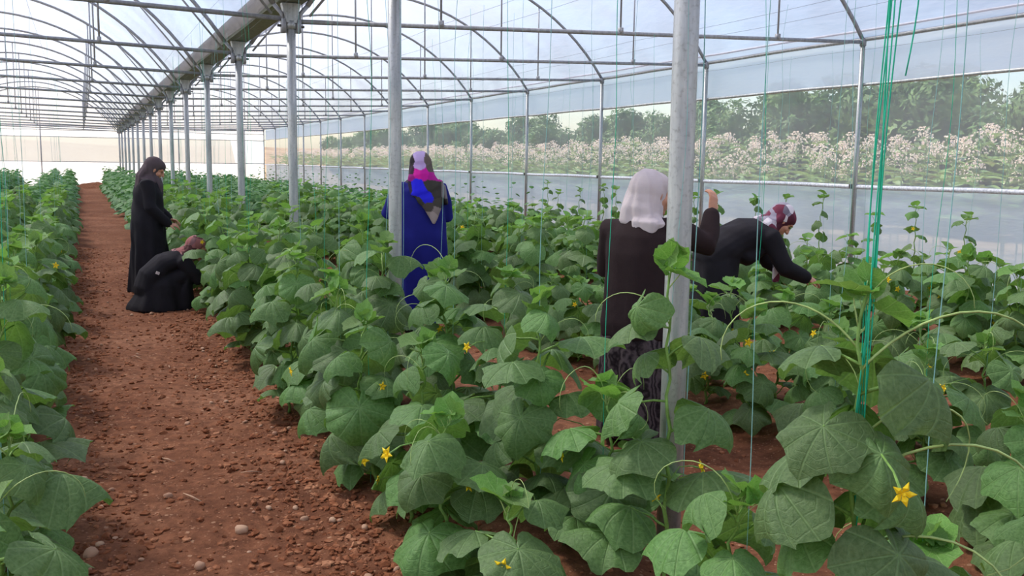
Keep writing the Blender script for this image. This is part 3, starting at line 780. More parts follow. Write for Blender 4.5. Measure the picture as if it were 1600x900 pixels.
# ---------------------------------------------------------------- stones and clods
def stone_mesh(name, seed, mat, sub=1):
    bm = bmesh.new(); bmesh.ops.create_icosphere(bm, subdivisions=sub, radius=1.0)
    r = random.Random(seed); a = Vector((r.random()*9, r.random()*9, r.random()*9))
    sx, sy, sz = r.uniform(0.8, 1.25), r.uniform(0.7, 1.0), r.uniform(0.5, 0.8)
    for v in bm.verts:
        k = 1+0.3*noise.noise(v.co*1.1+a); v.co = Vector((v.co.x*sx*k, v.co.y*sy*k, v.co.z*sz*k))
    me = bpy.data.meshes.new(name); bm.to_mesh(me); bm.free(); me.materials.append(M[mat])
    me.polygons.foreach_set('use_smooth', [True]*len(me.polygons)); return me
def build_stones():
    r = random.Random(17); var = [stone_mesh('stone', i, 'stone', 2) for i in range(6)]
    special = [(0.56, 3.98, 0.036, 'round pale stone on the path beside the near plants'), (0.36, 3.68, 0.026, 'pale stone near the lower edge of the path'), (0.31, 4.48, 0.022, 'small pale stone in the middle of the near path'),
               (-0.02, 3.95, 0.030, 'brown rounded stone at the left edge of the near path')]
    for (x, y, s, lab) in special:
        tag(link('stone', var[r.randrange(6)], loc=(x, y, gz(x, y)+s*0.3), rot=(0, 0, r.uniform(0, 6)), scale=s), lab, 'stone', 'stones on the path')
    for i in range(110):
        y = 3.3+11*r.random()**1.7; side = r.random()
        x = r.gauss(0.95, 0.13) if side < 0.5 else (r.gauss(-0.02, 0.10) if side < 0.8 else r.uniform(0.1, 0.9))
        s = r.uniform(0.008, 0.02)
        lab = 'small stone at the right edge of the path' if side < 0.5 else 'small stone at the left edge of the path' if side < 0.8 else 'small stone lying in the middle of the path'
        tag(link('stone', var[r.randrange(6)], loc=(x, y, gz(x, y)+s*0.3), rot=(r.uniform(-.3, .3), 0, r.uniform(0, 6)), scale=s), lab, 'stone', lab.replace('small stone', 'stones'))
    # clods and pebbles nobody could count
    for nm, mat, cnt, lo, hi, lab in (('soil_clods', 'clod', 12000, 0.004, 0.021, 'crumbled red soil clods scattered over the path and beds'), ('pebbles', 'stone', 5000, 0.003, 0.010, 'tiny pale pebbles scattered over the soil')):
        bm = bmesh.new(); bmesh.ops.create_icosphere(bm, subdivisions=1, radius=1.0); bm.verts.ensure_lookup_table()
        T = np.array([v.co[:] for v in bm.verts]); Fc = np.array([[v.index for v in f.verts] for f in bm.faces]); bm.free()
        V = []; FF = []; o = 0; rg = np.random.default_rng(3)
        for i in range(cnt):
            y = 2.9+15*rg.random()**1.9; u = rg.random()
            x = rg.normal(1.0, 0.2) if u < 0.38 else rg.normal(-0.03, 0.14) if u < 0.6 else rg.uniform(-0.1, 1.1) if u < 0.82 else rg.uniform(1.2, 6)
            s = lo+(hi-lo)*rg.random()**2.2; k = T*(1+0.25*rg.standard_normal((len(T), 1)))*np.array([rg.uniform(.8, 1.3), rg.uniform(.8, 1.2), rg.uniform(.5, .8)])*s
            a = rg.uniform(0, 6.28); ca, sa = math.cos(a), math.sin(a)
            V.append(np.stack([x+k[:, 0]*ca-k[:, 1]*sa, y+k[:, 0]*sa+k[:, 1]*ca, gz(x, y)+0.002+k[:, 2]], 1)); FF.append(Fc+o); o += len(T)
        V = np.concatenate(V); FF = np.concatenate(FF)
        me = bpy.data.meshes.new(nm); me.from_pydata(V.tolist(), [], FF.tolist()); me.materials.append(M[mat]); me.update()
        tag(link(nm, me), lab, 'soil', kind='stuff')
    # dry bits of straw on the path
    for i in range(7):
        x, y = r.uniform(0.15, 0.75), r.uniform(4.2, 8); L = r.uniform(0.04, 0.09); a = r.uniform(0, 3)
        mb = MB(); mb.tube([(-L, 0, 0.004), (0, 0.006, 0.01), (L, 0, 0.004)], [0.002, 0.005, 0.002], 5)
        tag(link('straw_bit', mb.mesh('straw_bit', 'stone'), loc=(x, y, gz(x, y)+0.004), rot=(0, 0, a)), 'dry bit of plant stalk lying on the path', 'straw', 'dry bits on the path')
build_stones()

# ---------------------------------------------------------------- field and trees outside the right wall
def build_outside():
    r = random.Random(31)
    LV = []
    for i in range(6):
        mb = MB(); P = []; L = r.uniform(0.36, 0.5); W = r.uniform(0.08, 0.13); dr = r.uniform(0.5, 1.5)
        for j in range(7):
            t = j/6; an = 0.7-dr*t*1.5; w = W*math.sin(PI*min(1, 0.06+t*0.97))**0.7
            x = L*t*math.cos(0.25*dr*t); z = L*(0.45*t-dr*0.55*t*t)
            for q in (-1, 0, 1): P.append((x, q*w, z+(0.03 if q else 0)))
        mb.quadgrid(P, 3, 7); LV.append(mb.mesh('leaf', 'tobacco_leaf'))
    FL = []
    for i in range(4):
        mb = MB()
        for j in range(26):
            a, b = r.uniform(0, 6.28), r.uniform(-0.5, 1.5); c = Vector((math.cos(a)*math.cos(b), math.sin(a)*math.cos(b), math.sin(b)*0.8)); k = r.uniform(0.06, 0.19)
            p = c*k; s = r.uniform(0.016, 0.026); u = c.orthogonal().normalized(); w = c.cross(u).normalized(); o = len(mb.v)
            mb.v.append(tuple(p)); 
            for q in range(5):
                an = q*PI*0.4; mb.v.append(tuple(p+c*0.02+(u*math.cos(an)+w*math.sin(an))*s))
            for q in range(5): mb.f.append((o, o+1+q, o+1+(q+1) % 5)); mb.mi.append(0)
            if j % 3 == 0: mb.tube([(0, 0, -0.12), tuple(p*0.5+Vector((0, 0, -0.03))), tuple(p)], 0.004, 3, cap=False, mat=1)
        FL.append(mb.mesh('flower_head', ['blossom', 'tobacco_leaf'], False))
    sm = MB(); sm.tube([(0, 0, 0), (0.01, 0.01, 0.5), (0, 0, 1)], [0.016, 0.012, 0.007], 5); stem = sm.mesh('stem', 'tobacco_leaf')
    def field_plant(x, y, h, lab, grp):
        e = link('tobacco_plant', None, loc=(x, y, -0.05)); tag(e, lab, 'tobacco plant', grp)
        link('stem', stem, e, scale=(1, 1, h-0.12)); az = r.uniform(0, 6)
        for i in range(11):
            az += 2.4+r.uniform(-0.4, 0.4); t = 0.48+0.42*i/10
            link('leaf', LV[r.randrange(6)], e, (0, 0, t*(h-0.1)), (r.uniform(-.2, .2), 0, az), r.uniform(0.8, 1.15)*(1.15-0.5*(i/8)**2))
        link('flower_head', FL[r.randrange(4)], e, (0, 0, h-0.12), (0, 0, r.uniform(0, 6)), r.uniform(0.85, 1.25))
        for q in range(r.choice((1, 2))):
            link('flower_head', FL[r.randrange(4)], e, (r.uniform(-.15, .15), r.uniform(-.15, .15), h-0.32), (0, 0, r.uniform(0, 6)), r.uniform(0.5, 0.8))
    for j, x in enumerate((12.1, 12.8, 13.5)):
        y = 7.5+0.4*j; q = 0
        while y < 34:
            q += 1
            field_plant(x+r.uniform(-.2, .2), y, r.uniform(1.7, 2.15)+0.06*j, (f'{ordinal(q)} flowering tobacco plant from the right in the' if q <= 20 else 'distant flowering tobacco plant in the')+f' {("nearest", "second", "third")[j]} row outside the netting', f'tobacco plants, {("nearest", "second", "third")[j]} row outside')
            y += r.uniform(0.5, 0.72)
    # rest of the field as one object
    T = []
    for me in (LV[0], LV[3]): T.append((np.array([v.co[:] for v in me.vertices]), [list(p.vertices) for p in me.polygons]))
    V = []; FF = []; MI = []; o = 0
    fv = np.array([v.co[:] for v in FL[1].vertices]); ff = [list(p.vertices) for p in FL[1].polygons]
    for j, x0 in enumerate((12.1, 12.8, 13.5, 14.2, 14.9, 15.6)):
        y = 34 if j < 3 else 9+0.6*j
        while y < 66:
            x = x0+r.uniform(-.2, .2); h = r.uniform(1.8, 2.15)+0.05*j
            for i in range(6):
                tv, tf = T[i % 2]; a = r.uniform(0, 6.28); ca, sa = math.cos(a), math.sin(a); z = h*r.uniform(0.6, 0.92)
                V.append(np.stack([x+tv[:, 0]*ca-tv[:, 1]*sa, y+tv[:, 0]*sa+tv[:, 1]*ca, z+tv[:, 2]], 1)); FF += [[q+o for q in f] for f in tf]; MI += [0]*len(tf); o += len(tv)
            V.append(fv*r.uniform(0.9, 1.3)+np.array([x, y, h-0.12])); FF += [[q+o for q in f] for f in ff]; MI += [1]*len(ff); o += len(fv)
            y += r.uniform(0.6, 0.9)
    me = bpy.data.meshes.new('distant_tobacco_field'); me.from_pydata(np.concatenate(V).tolist(), [], FF)
    me.materials.append(M['tobacco_leaf']); me.materials.append(M['blossom']); me.polygons.foreach_set('material_index', MI); me.update()
    tag(link('distant_tobacco_field', me), 'rest of the pale-flowered tobacco field behind its first rows', 'tobacco field', kind='stuff')
    # trees behind the field
    def crown(seed, H, W, n):
        rr = np.random.default_rng(seed); bl = []
        for i in range(16):
            a = rr.uniform(0, 6.28); q = rr.uniform(0, 0.72)*W/2; z = H*rr.uniform(0.12, 0.85)
            bl.append((q*math.cos(a), q*math.sin(a), z, W*rr.uniform(0.16, 0.26)))
        V = []; Fq = []; o = 0
        for i in range(n):
            b = bl[rr.integers(16)]; d = rr.standard_normal(3); d /= np.linalg.norm(d)+1e-9
            p = np.array(b[:3])+d*b[3]*rr.uniform(0.55, 1.05); s = rr.uniform(0.07, 0.16)
            u = rr.standard_normal(3); u -= d*(u@d)*0.6; u /= np.linalg.norm(u); w = np.cross(d, u); w /= np.linalg.norm(w)+1e-9
            V += [p-u*s, p+w*s*0.4, p+u*s, p-w*s*0.4]; Fq.append((o, o+1, o+2, o+3)); o += 4
        me = bpy.data.meshes.new('foliage'); me.from_pydata([tuple(v) for v in V], [], Fq); me.materials.append(M['tree_leaf']); me.update(); return me, bl
    kinds = []
    for i in range(4):
        H = 4.2; W = 3.6; me, bl = crown(50+i, H, W, 9000)
        mb = MB(); mb.tube([(0, 0, -0.1), (0.05, 0, 0.8), (0, 0.05, 1.8)], [0.13, 0.1, 0.07], 8)
        for b in bl[:8]: mb.tube([(0.02, 0, 0.9), (b[0]*0.5, b[1]*0.5, (b[2]+0.9)*0.55), (b[0], b[1], b[2])], [0.05, 0.035, 0.015], 5)
        kinds.append((me, mb.mesh('trunk', 'bark')))
    k = 0
    for row, x0 in (('front', 18.6), ('back', 21.2)):
        y = 6.0 if row == 'front' else 7.5; k = 0
        while y < 80:
            x = x0+r.uniform(-0.6, 0.8); me, tr = kinds[r.randrange(4)]; s = r.uniform(0.76, 1.0)*(1.0 if row == 'front' else 1.12)
            e = link('tree', None, loc=(x, y, -0.05), rot=(0, 0, r.uniform(0, 6)), scale=s); k += 1
            tag(e, (f'{ordinal(k)} bushy tree from the right in the {row} line behind the field' if k <= 12 else f'distant bushy tree in the {row} line behind the field'), 'tree', f'{row} line of trees behind the field')
            f = link('foliage', me, e); f['kind'] = 'stuff'; link('trunk', tr, e)
            y += r.uniform(2.3, 3.0)
build_outside()

# ---------------------------------------------------------------- people
def remesh(name, mb, mat, voxel, smooth=3, shape=None):
    """union of overlapping closed pieces as one continuous surface"""
    me = mb.mesh(name+'_src', mat); ob = bpy.data.objects.new(name+'_src', me); COL.objects.link(ob)
    md = ob.modifiers.new('r', 'REMESH'); md.mode = 'VOXEL'; md.voxel_size = voxel; md.use_smooth_shade = True
    if smooth:
        ms = ob.modifiers.new('s', 'SMOOTH'); ms.factor = 0.5; ms.iterations = smooth
    dg = bpy.context.evaluated_depsgraph_get(); ev = ob.evaluated_get(dg)
    out = bpy.data.meshes.new_from_object(ev); out.name = name
    bpy.data.objects.remove(ob); bpy.data.meshes.remove(me)
    if not out.materials: out.materials.append(M[mat])
    n = len(out.vertices); co = np.zeros(n*3, np.float32); out.vertices.foreach_get('co', co); co = co.reshape(-1, 3)
    if shape:
        no = np.zeros(n*3, np.float32); out.vertices.foreach_get('normal', no); no = no.reshape(-1, 3)
        co = shape(co, no); out.vertices.foreach_set('co', co.astype(np.float32).ravel())
    out.polygons.foreach_set('use_smooth', [True]*len(out.polygons)); out.update(); return out

def folds(amount, freq, zlo, zhi, cx=0.0, seed=0.0):
    """hanging folds: run down the cloth, deeper towards the hem"""
    def fn(co, no):
        a = np.arctan2(co[:, 1], co[:, 0]-cx); k = np.clip((zhi-co[:, 2])/(zhi-zlo), 0, 1)
        w = np.sin(a*freq+seed+1.3*np.sin(co[:, 2]*3+seed)) + 0.5*np.sin(a*(freq*1.7)+2*seed+co[:, 2]*4)
        d = amount*w*k*(np.abs(no[:, 2]) < 0.8)
        w2 = 0.35*amount*np.sin(co[:, 2]*26+a*4+seed)*(1-k)      # cross creases higher up
        return co+no*(d+w2)[:, None]
    return fn

def hand(mb, wrist, d, n, thumb, curl=0.5, size=1.0):
    """palm, four unequal bent fingers, thumb from the side of the palm. d: along the hand, n: back of the hand, thumb: +1/-1 side"""
    W = Vector(wrist); d = Vector(d).normalized(); n = Vector(n); n = (n-d*n.dot(d)).normalized(); s = d.cross(n)*thumb
    k = size
    mb.tube([W-d*0.02*k, W+d*0.02*k, W+d*0.055*k, W+d*0.085*k], [(0.021*k, 0.026*k), (0.016*k, 0.032*k), (0.015*k, 0.040*k), (0.012*k, 0.037*k)], 12, ref=n, round_ends=True)
    for i, (off, L) in enumerate(((0.031, 0.068), (0.0105, 0.077), (-0.0105, 0.071), (-0.031, 0.056))):
        p = W+d*0.085*k+s*off*k; dirv = (d+s*(off*2.4)).normalized(); pts = [p-dirv*0.02*k, p]; an = 0
        for seg in (0.45, 0.32, 0.23):
            an += curl*(0.9+0.12*i)*0.7; v = dirv*math.cos(an)-n*math.sin(an); p = p+v*L*seg*k; pts.append(p)
        mb.tube(pts, [0.0095*k, 0.0095*k, 0.0088*k, 0.0080*k, 0.0066*k], 8, round_ends=True)
    p = W+d*0.03*k+s*0.030*k; q = p+(d*0.6+s*0.75-n*0.25).normalized()*0.038*k; t = q+(d*0.9+s*0.25-n*0.45).normalized()*0.032*k
    mb.tube([W+d*0.012*k+s*0.012*k, p, q, t], [0.014*k, 0.0125*k, 0.0105*k, 0.008*k], 8, round_ends=True)

def head(mb, c, F, U):
    c = Vector(c); F = Vector(F).normalized(); U = (Vector(U)-F*Vector(U).dot(F)).normalized(); S = U.cross(F)
    ax = (F, S, U)
    P = lambda f, s, u: c+F*f+S*s+U*u
    mb.ell(P(-0.012, 0, 0.028), (0.096, 0.076, 0.092), ax, 20, 14)           # skull
    mb.ell(P(0.022, 0, -0.030), (0.066, 0.062, 0.080), ax, 18, 12)           # face
    mb.ell(P(0.055, 0, -0.088), (0.028, 0.030, 0.022), ax, 12, 8)            # chin
    mb.tube([P(0.080, 0, 0.022), P(0.096, 0, -0.004), P(0.108, 0, -0.026)], [0.009, 0.0115, 0.0125], 8, round_ends=True)   # nose
    for sg in (-1, 1):
        mb.ell(P(0.094, sg*0.011, -0.029), (0.010, 0.009, 0.008), ax, 8, 6)  # nostril wing
        mb.ell(P(0.070, sg*0.032, 0.032), (0.018, 0.026, 0.009), ax, 10, 6)  # brow
        mb.ell(P(0.056, sg*0.040, -0.026), (0.026, 0.024, 0.024), ax, 10, 8) # cheek
        mb.ell(P(-0.002, sg*0.076, -0.006), (0.018, 0.009, 0.032), ax, 10, 8)# ear
    mb.ell(P(0.086, 0, -0.056), (0.010, 0.025, 0.006), ax, 10, 6)            # upper lip
    mb.ell(P(0.083, 0, -0.067), (0.010, 0.021, 0.007), ax, 10, 6)            # lower lip
    return P, ax

def eyes(parent, c, F, U):
    c = Vector(c); F = Vector(F).normalized(); U = (Vector(U)-F*Vector(U).dot(F)).normalized(); S = U.cross(F)
    for sg in (-1, 1):
        mb = MB(); mb.ell(c+F*0.079+S*(sg*0.031)+U*0.008, (0.007, 0.012, 0.006), (F, S, U), 10, 6); link('eye', mb.mesh('eye', 'eye'), parent)

def person(loc, rotz, label, group=None):
    e = link('person', None, loc=loc, rot=(0, 0, rotz)); tag(e, label, 'person'); return e

def body(e, J, curlL=0.5, curlR=0.5):
    """whole figure as one surface. J: joints in the person's frame (forward +X, left +Y)"""
    mb = MB(); V = {k: Vector(v) for k, v in J.items() if isinstance(v, tuple) and len(v) == 3}
    side = (0, 1, 0)
    mb.tube([V['pelvis'], V['waist'], V['chest'], V['neck']], [(0.155, 0.105), (0.125, 0.095), (0.150, 0.105), (0.065, 0.06)], 16, ref=side, round_ends=True)
    mb.tube([V['neck'], V['neck']*0.4+V['head']*0.6], [0.052, 0.048], 12, round_ends=True)
    for s in 'LR':
        sh, el, wr = V['sh'+s], V['el'+s], V['wr'+s]; hp, kn, an = V['hip'+s], V['kn'+s], V['an'+s]
        mb.tube([V['chest']*0.35+sh*0.65, sh, sh*0.5+el*0.5, el, el*0.6+wr*0.4, wr], [0.06, 0.052, 0.046, 0.037, 0.036, 0.024], 12, round_ends=True)
        mb.tube([hp, hp*0.5+kn*0.5, kn, kn*0.65+an*0.35, an], [0.085, 0.075, 0.055, 0.052, 0.033], 12, round_ends=True)
        f = Vector(J['foot']).normalized(); mb.tube([an+Vector((0, 0, -0.025))-f*0.04, an+Vector((0, 0, -0.035))+f*0.06, an+Vector((0, 0, -0.048))+f*0.14], [(0.032, 0.032), (0.040, 0.026), (0.034, 0.016)], 10, ref=f.cross(Vector((0, 0, 1))), round_ends=True)
        hd = J['hand'+s]; hand(mb, wr, hd[0], hd[1], 1 if s == 'R' else -1, J.get('curl'+s, 0.5))
    head(mb, V['head'], J['F'], J['U'])
    b = link('body', remesh('body', mb, 'skin', 0.006, 2), e); eyes(b, V['head'], J['F'], J['U'])
    return V

def scarf_core(mb, hc, F, U, neck, chest, back=0.05, puff=1.0):
    hc = Vector(hc); F = Vector(F).normalized(); U = (Vector(U)-F*Vector(U).dot(F)).normalized(); S = U.cross(F); ax = (F, S, U)
    mb.ell(hc-F*0.040+U*0.026, (0.106*puff, 0.096*puff, 0.112*puff), ax, 20, 14)
    mb.ell(hc-F*0.048-U*0.035, (0.094*puff, 0.093*puff, 0.100*puff), ax, 18, 12)
    mb.ell(hc-F*0.010+U*0.056, (0.098*puff, 0.088*puff, 0.072*puff), ax, 18, 12)
    nk = Vector(neck); ch = Vector(chest)
    mb.tube([hc-F*0.03-U*0.06, nk+U*0.02, nk*0.75+ch*0.25], [(0.088, 0.085), (0.094, 0.086), (0.165, 0.115)], 16, ref=tuple(S), round_ends=True)
    return F, S, U

def shoes(e, V, foot, mat='sole'):
    f = Vector(foot).normalized()
    for s in 'LR':
        an = V['an'+s]; mb = MB(); mb.tube([an+Vector((0, 0, -0.03))-f*0.05, an+Vector((0, 0, -0.035))+f*0.06, an+Vector((0, 0, -0.045))+f*0.155], [(0.040, 0.036), (0.047, 0.034), (0.038, 0.024)], 12, ref=f.cross(Vector((0, 0, 1))), round_ends=True)
        link('shoe', mb.mesh('shoe', mat), e)

def loft(mb, rings, n=32):
    """rings: (cx, cy, z, rx, ry)"""
    o = len(mb.v)
    for (cx, cy, z, rx, ry) in rings:
        for k in range(n): a = 2*PI*k/n; mb.v.append((cx+rx*math.cos(a), cy+ry*math.sin(a), z))
    for j in range(len(rings)-1):
        for k in range(n): a = o+j*n+k; b = o+j*n+(k+1) % n; mb.f.append((a, b, b+n, a+n)); mb.mi.append(0)
    mb.f.append(tuple(o+k for k in reversed(range(n)))); q = o+(len(rings)-1)*n; mb.f.append(tuple(q+k for k in range(n))); mb.mi += [0, 0]

def sleeve(mb, V, s, rs, wide=1.0, upto=0.97):
    sh, el, wr = V['sh'+s], V['el'+s], V['wr'+s]; end = el+(wr-el)*upto
    mb.tube([sh+(V['chest']-sh)*0.3, sh, sh*0.5+el*0.5, el, el*0.5+end*0.5, end], [r*wide for r in rs], 14, round_ends=True)
RS = [0.085, 0.080, 0.072, 0.066, 0.058, 0.050]

# --- standing woman in black on the path
def woman_black_standing():
    e = person((0.70, 11.55, gz(0.70, 11.55)), math.radians(-6), 'woman in black robe and charcoal headscarf standing on the path')
    J = dict(pelvis=(-0.02, 0, 0.84), waist=(-0.01, 0, 1.0), chest=(0.0, 0, 1.19), neck=(0.02, 0, 1.32), head=(0.085, 0, 1.405), F=(0.86, -0.05, -0.50), U=(0.5, 0, 0.86),
             shL=(0.0, 0.165, 1.255), shR=(0.0, -0.165, 1.255), elL=(0.06, 0.205, 1.0), elR=(0.03, -0.205, 0.99), wrL=(0.21, 0.12, 0.84), wrR=(0.20, -0.14, 0.80),
             hipL=(-0.02, 0.09, 0.82), hipR=(-0.02, -0.09, 0.82), knL=(0.02, 0.1, 0.45), knR=(0.01, -0.1, 0.45), anL=(-0.02, 0.1, 0.075), anR=(-0.02, -0.1, 0.075), foot=(1, 0, 0),
             handL=((0.9, -0.2, -0.2), (0, 0.3, 1)), handR=((0.95, 0.1, -0.15), (0, -0.4, 1)), curlL=0.7, curlR=0.6)
    V = body(e, J)
    mb = MB()
    loft(mb, [(0, 0, 0.035, 0.245, 0.275), (0, 0, 0.25, 0.225, 0.255), (-0.01, 0, 0.55, 0.195, 0.235), (-0.02, 0, 0.82, 0.18, 0.222), (-0.01, 0, 1.0, 0.165, 0.20), (0.0, 0, 1.14, 0.165, 0.205), (0, 0, 1.24, 0.135, 0.205), (0.01, 0, 1.31, 0.085, 0.12), (0.02, 0, 1.34, 0.06, 0.065)])
    for s in 'LR': sleeve(mb, V, s, RS)
    link('robe', remesh('robe', mb, 'black_cloth', 0.012, 4, folds(0.016, 9, 0.0, 1.0, seed=1.0)), e)
    mb = MB(); F, S, U = scarf_core(mb, J['head'], J['F'], J['U'], J['neck'], J['chest'])
    mb.tube([V['head']-F*0.07+U*0.02, (-0.075, 0, 1.33), (-0.105, 0, 1.20)], [(0.085, 0.06), (0.115, 0.055), (0.13, 0.03)], 14, ref=(0, 1, 0), round_ends=True)
    mb.tube([(0.09, 0, 1.30), (0.115, 0, 1.22), (0.13, 0, 1.12)], [(0.09, 0.05), (0.11, 0.045), (0.07, 0.025)], 14, ref=(0, 1, 0), round_ends=True)
    link('headscarf', remesh('headscarf', mb, 'charcoal_cloth', 0.009, 4, folds(0.007, 12, 1.0, 1.6, seed=2.0)), e)
    shoes(e, V, J['foot'])

# --- crouching woman
def woman_black_crouching():
    e = person((0.80, 10.5, gz(0.80, 10.5)), math.radians(2), 'woman in black crouching on the path, patterned rose headscarf')
    J = dict(pelvis=(-0.17, 0, 0.24), waist=(-0.10, 0, 0.37), chest=(0.09, 0, 0.49), neck=(0.21, 0, 0.565), head=(0.305, -0.01, 0.615), F=(0.86, -0.18, -0.42), U=(0.42, 0, 0.9),
             shL=(0.14, 0.16, 0.51), shR=(0.14, -0.16, 0.51), elL=(0.28, 0.20, 0.32), elR=(0.28, -0.20, 0.31), wrL=(0.45, 0.08, 0.40), wrR=(0.45, -0.10, 0.36),
             hipL=(-0.16, 0.09, 0.22), hipR=(-0.16, -0.09, 0.22), knL=(0.20, 0.13, 0.37), knR=(0.19, -0.13, 0.36), anL=(0.02, 0.12, 0.075), anR=(0.02, -0.12, 0.075), foot=(1, 0, 0),
             handL=((0.9, -0.3, 0.1), (0, 0.3, 1)), handR=((0.95, 0.1, 0.1), (0, -0.4, 1)), curlL=0.7, curlR=0.7)
    V = body(e, J)
    mb = MB()
    loft(mb, [(-0.08, 0, 0.012, 0.335, 0.315), (-0.08, 0, 0.06, 0.32, 0.30), (-0.06, 0, 0.16, 0.27, 0.265), (-0.03, 0, 0.27, 0.25, 0.24), (0.0, 0, 0.34, 0.20, 0.20)])
    mb.tube([(-0.19, 0, 0.22), (-0.16, 0, 0.34), (-0.03, 0, 0.46), (0.11, 0, 0.525), (0.20, 0, 0.56)], [(0.20, 0.15), (0.195, 0.145), (0.19, 0.13), (0.175, 0.105), (0.085, 0.075)], 18, ref=(0, 1, 0), round_ends=True)
    for s, q in (('L', 1), ('R', -1)):
        mb.tube([V['hip'+s], V['kn'+s]+Vector((0.0, 0, 0.0)), (0.14, q*0.14, 0.12), (0.12, q*0.14, 0.04)], [0.12, 0.095, 0.10, 0.11], 14, round_ends=True); sleeve(mb, V, s, RS)
    link('robe', remesh('robe', mb, 'black_cloth', 0.012, 4, folds(0.012, 8, 0.0, 0.45, cx=-0.05, seed=0.4)), e)
    # pale collar edge of the undershirt showing at the neck
    mb = MB(); F, S, U = scarf_core(mb, J['head'], J['F'], J['U'], J['neck'], J['chest'], puff=0.97)
    mb.tube([V['head']-F*0.06-U*0.05, (0.15, 0, 0.60), (0.06, 0, 0.60)], [(0.09, 0.05), (0.10, 0.04), (0.085, 0.025)], 12, ref=(0, 1, 0), round_ends=True)
    link('headscarf', remesh('headscarf', mb, 'rose_print', 0.008, 4, folds(0.006, 11, 0.4, 0.8, cx=0.28, seed=3)), e)
    mb = MB(); mb.box((-0.12, -0.2, 0.40), (0.035, 0.02, 0.028), Matrix.Rotation(0.4, 3, 'Y')); link('cloth_tab', mb.mesh('cloth_tab', 'pale_cloth', False), e)
    shoes(e, V, J['foot'])

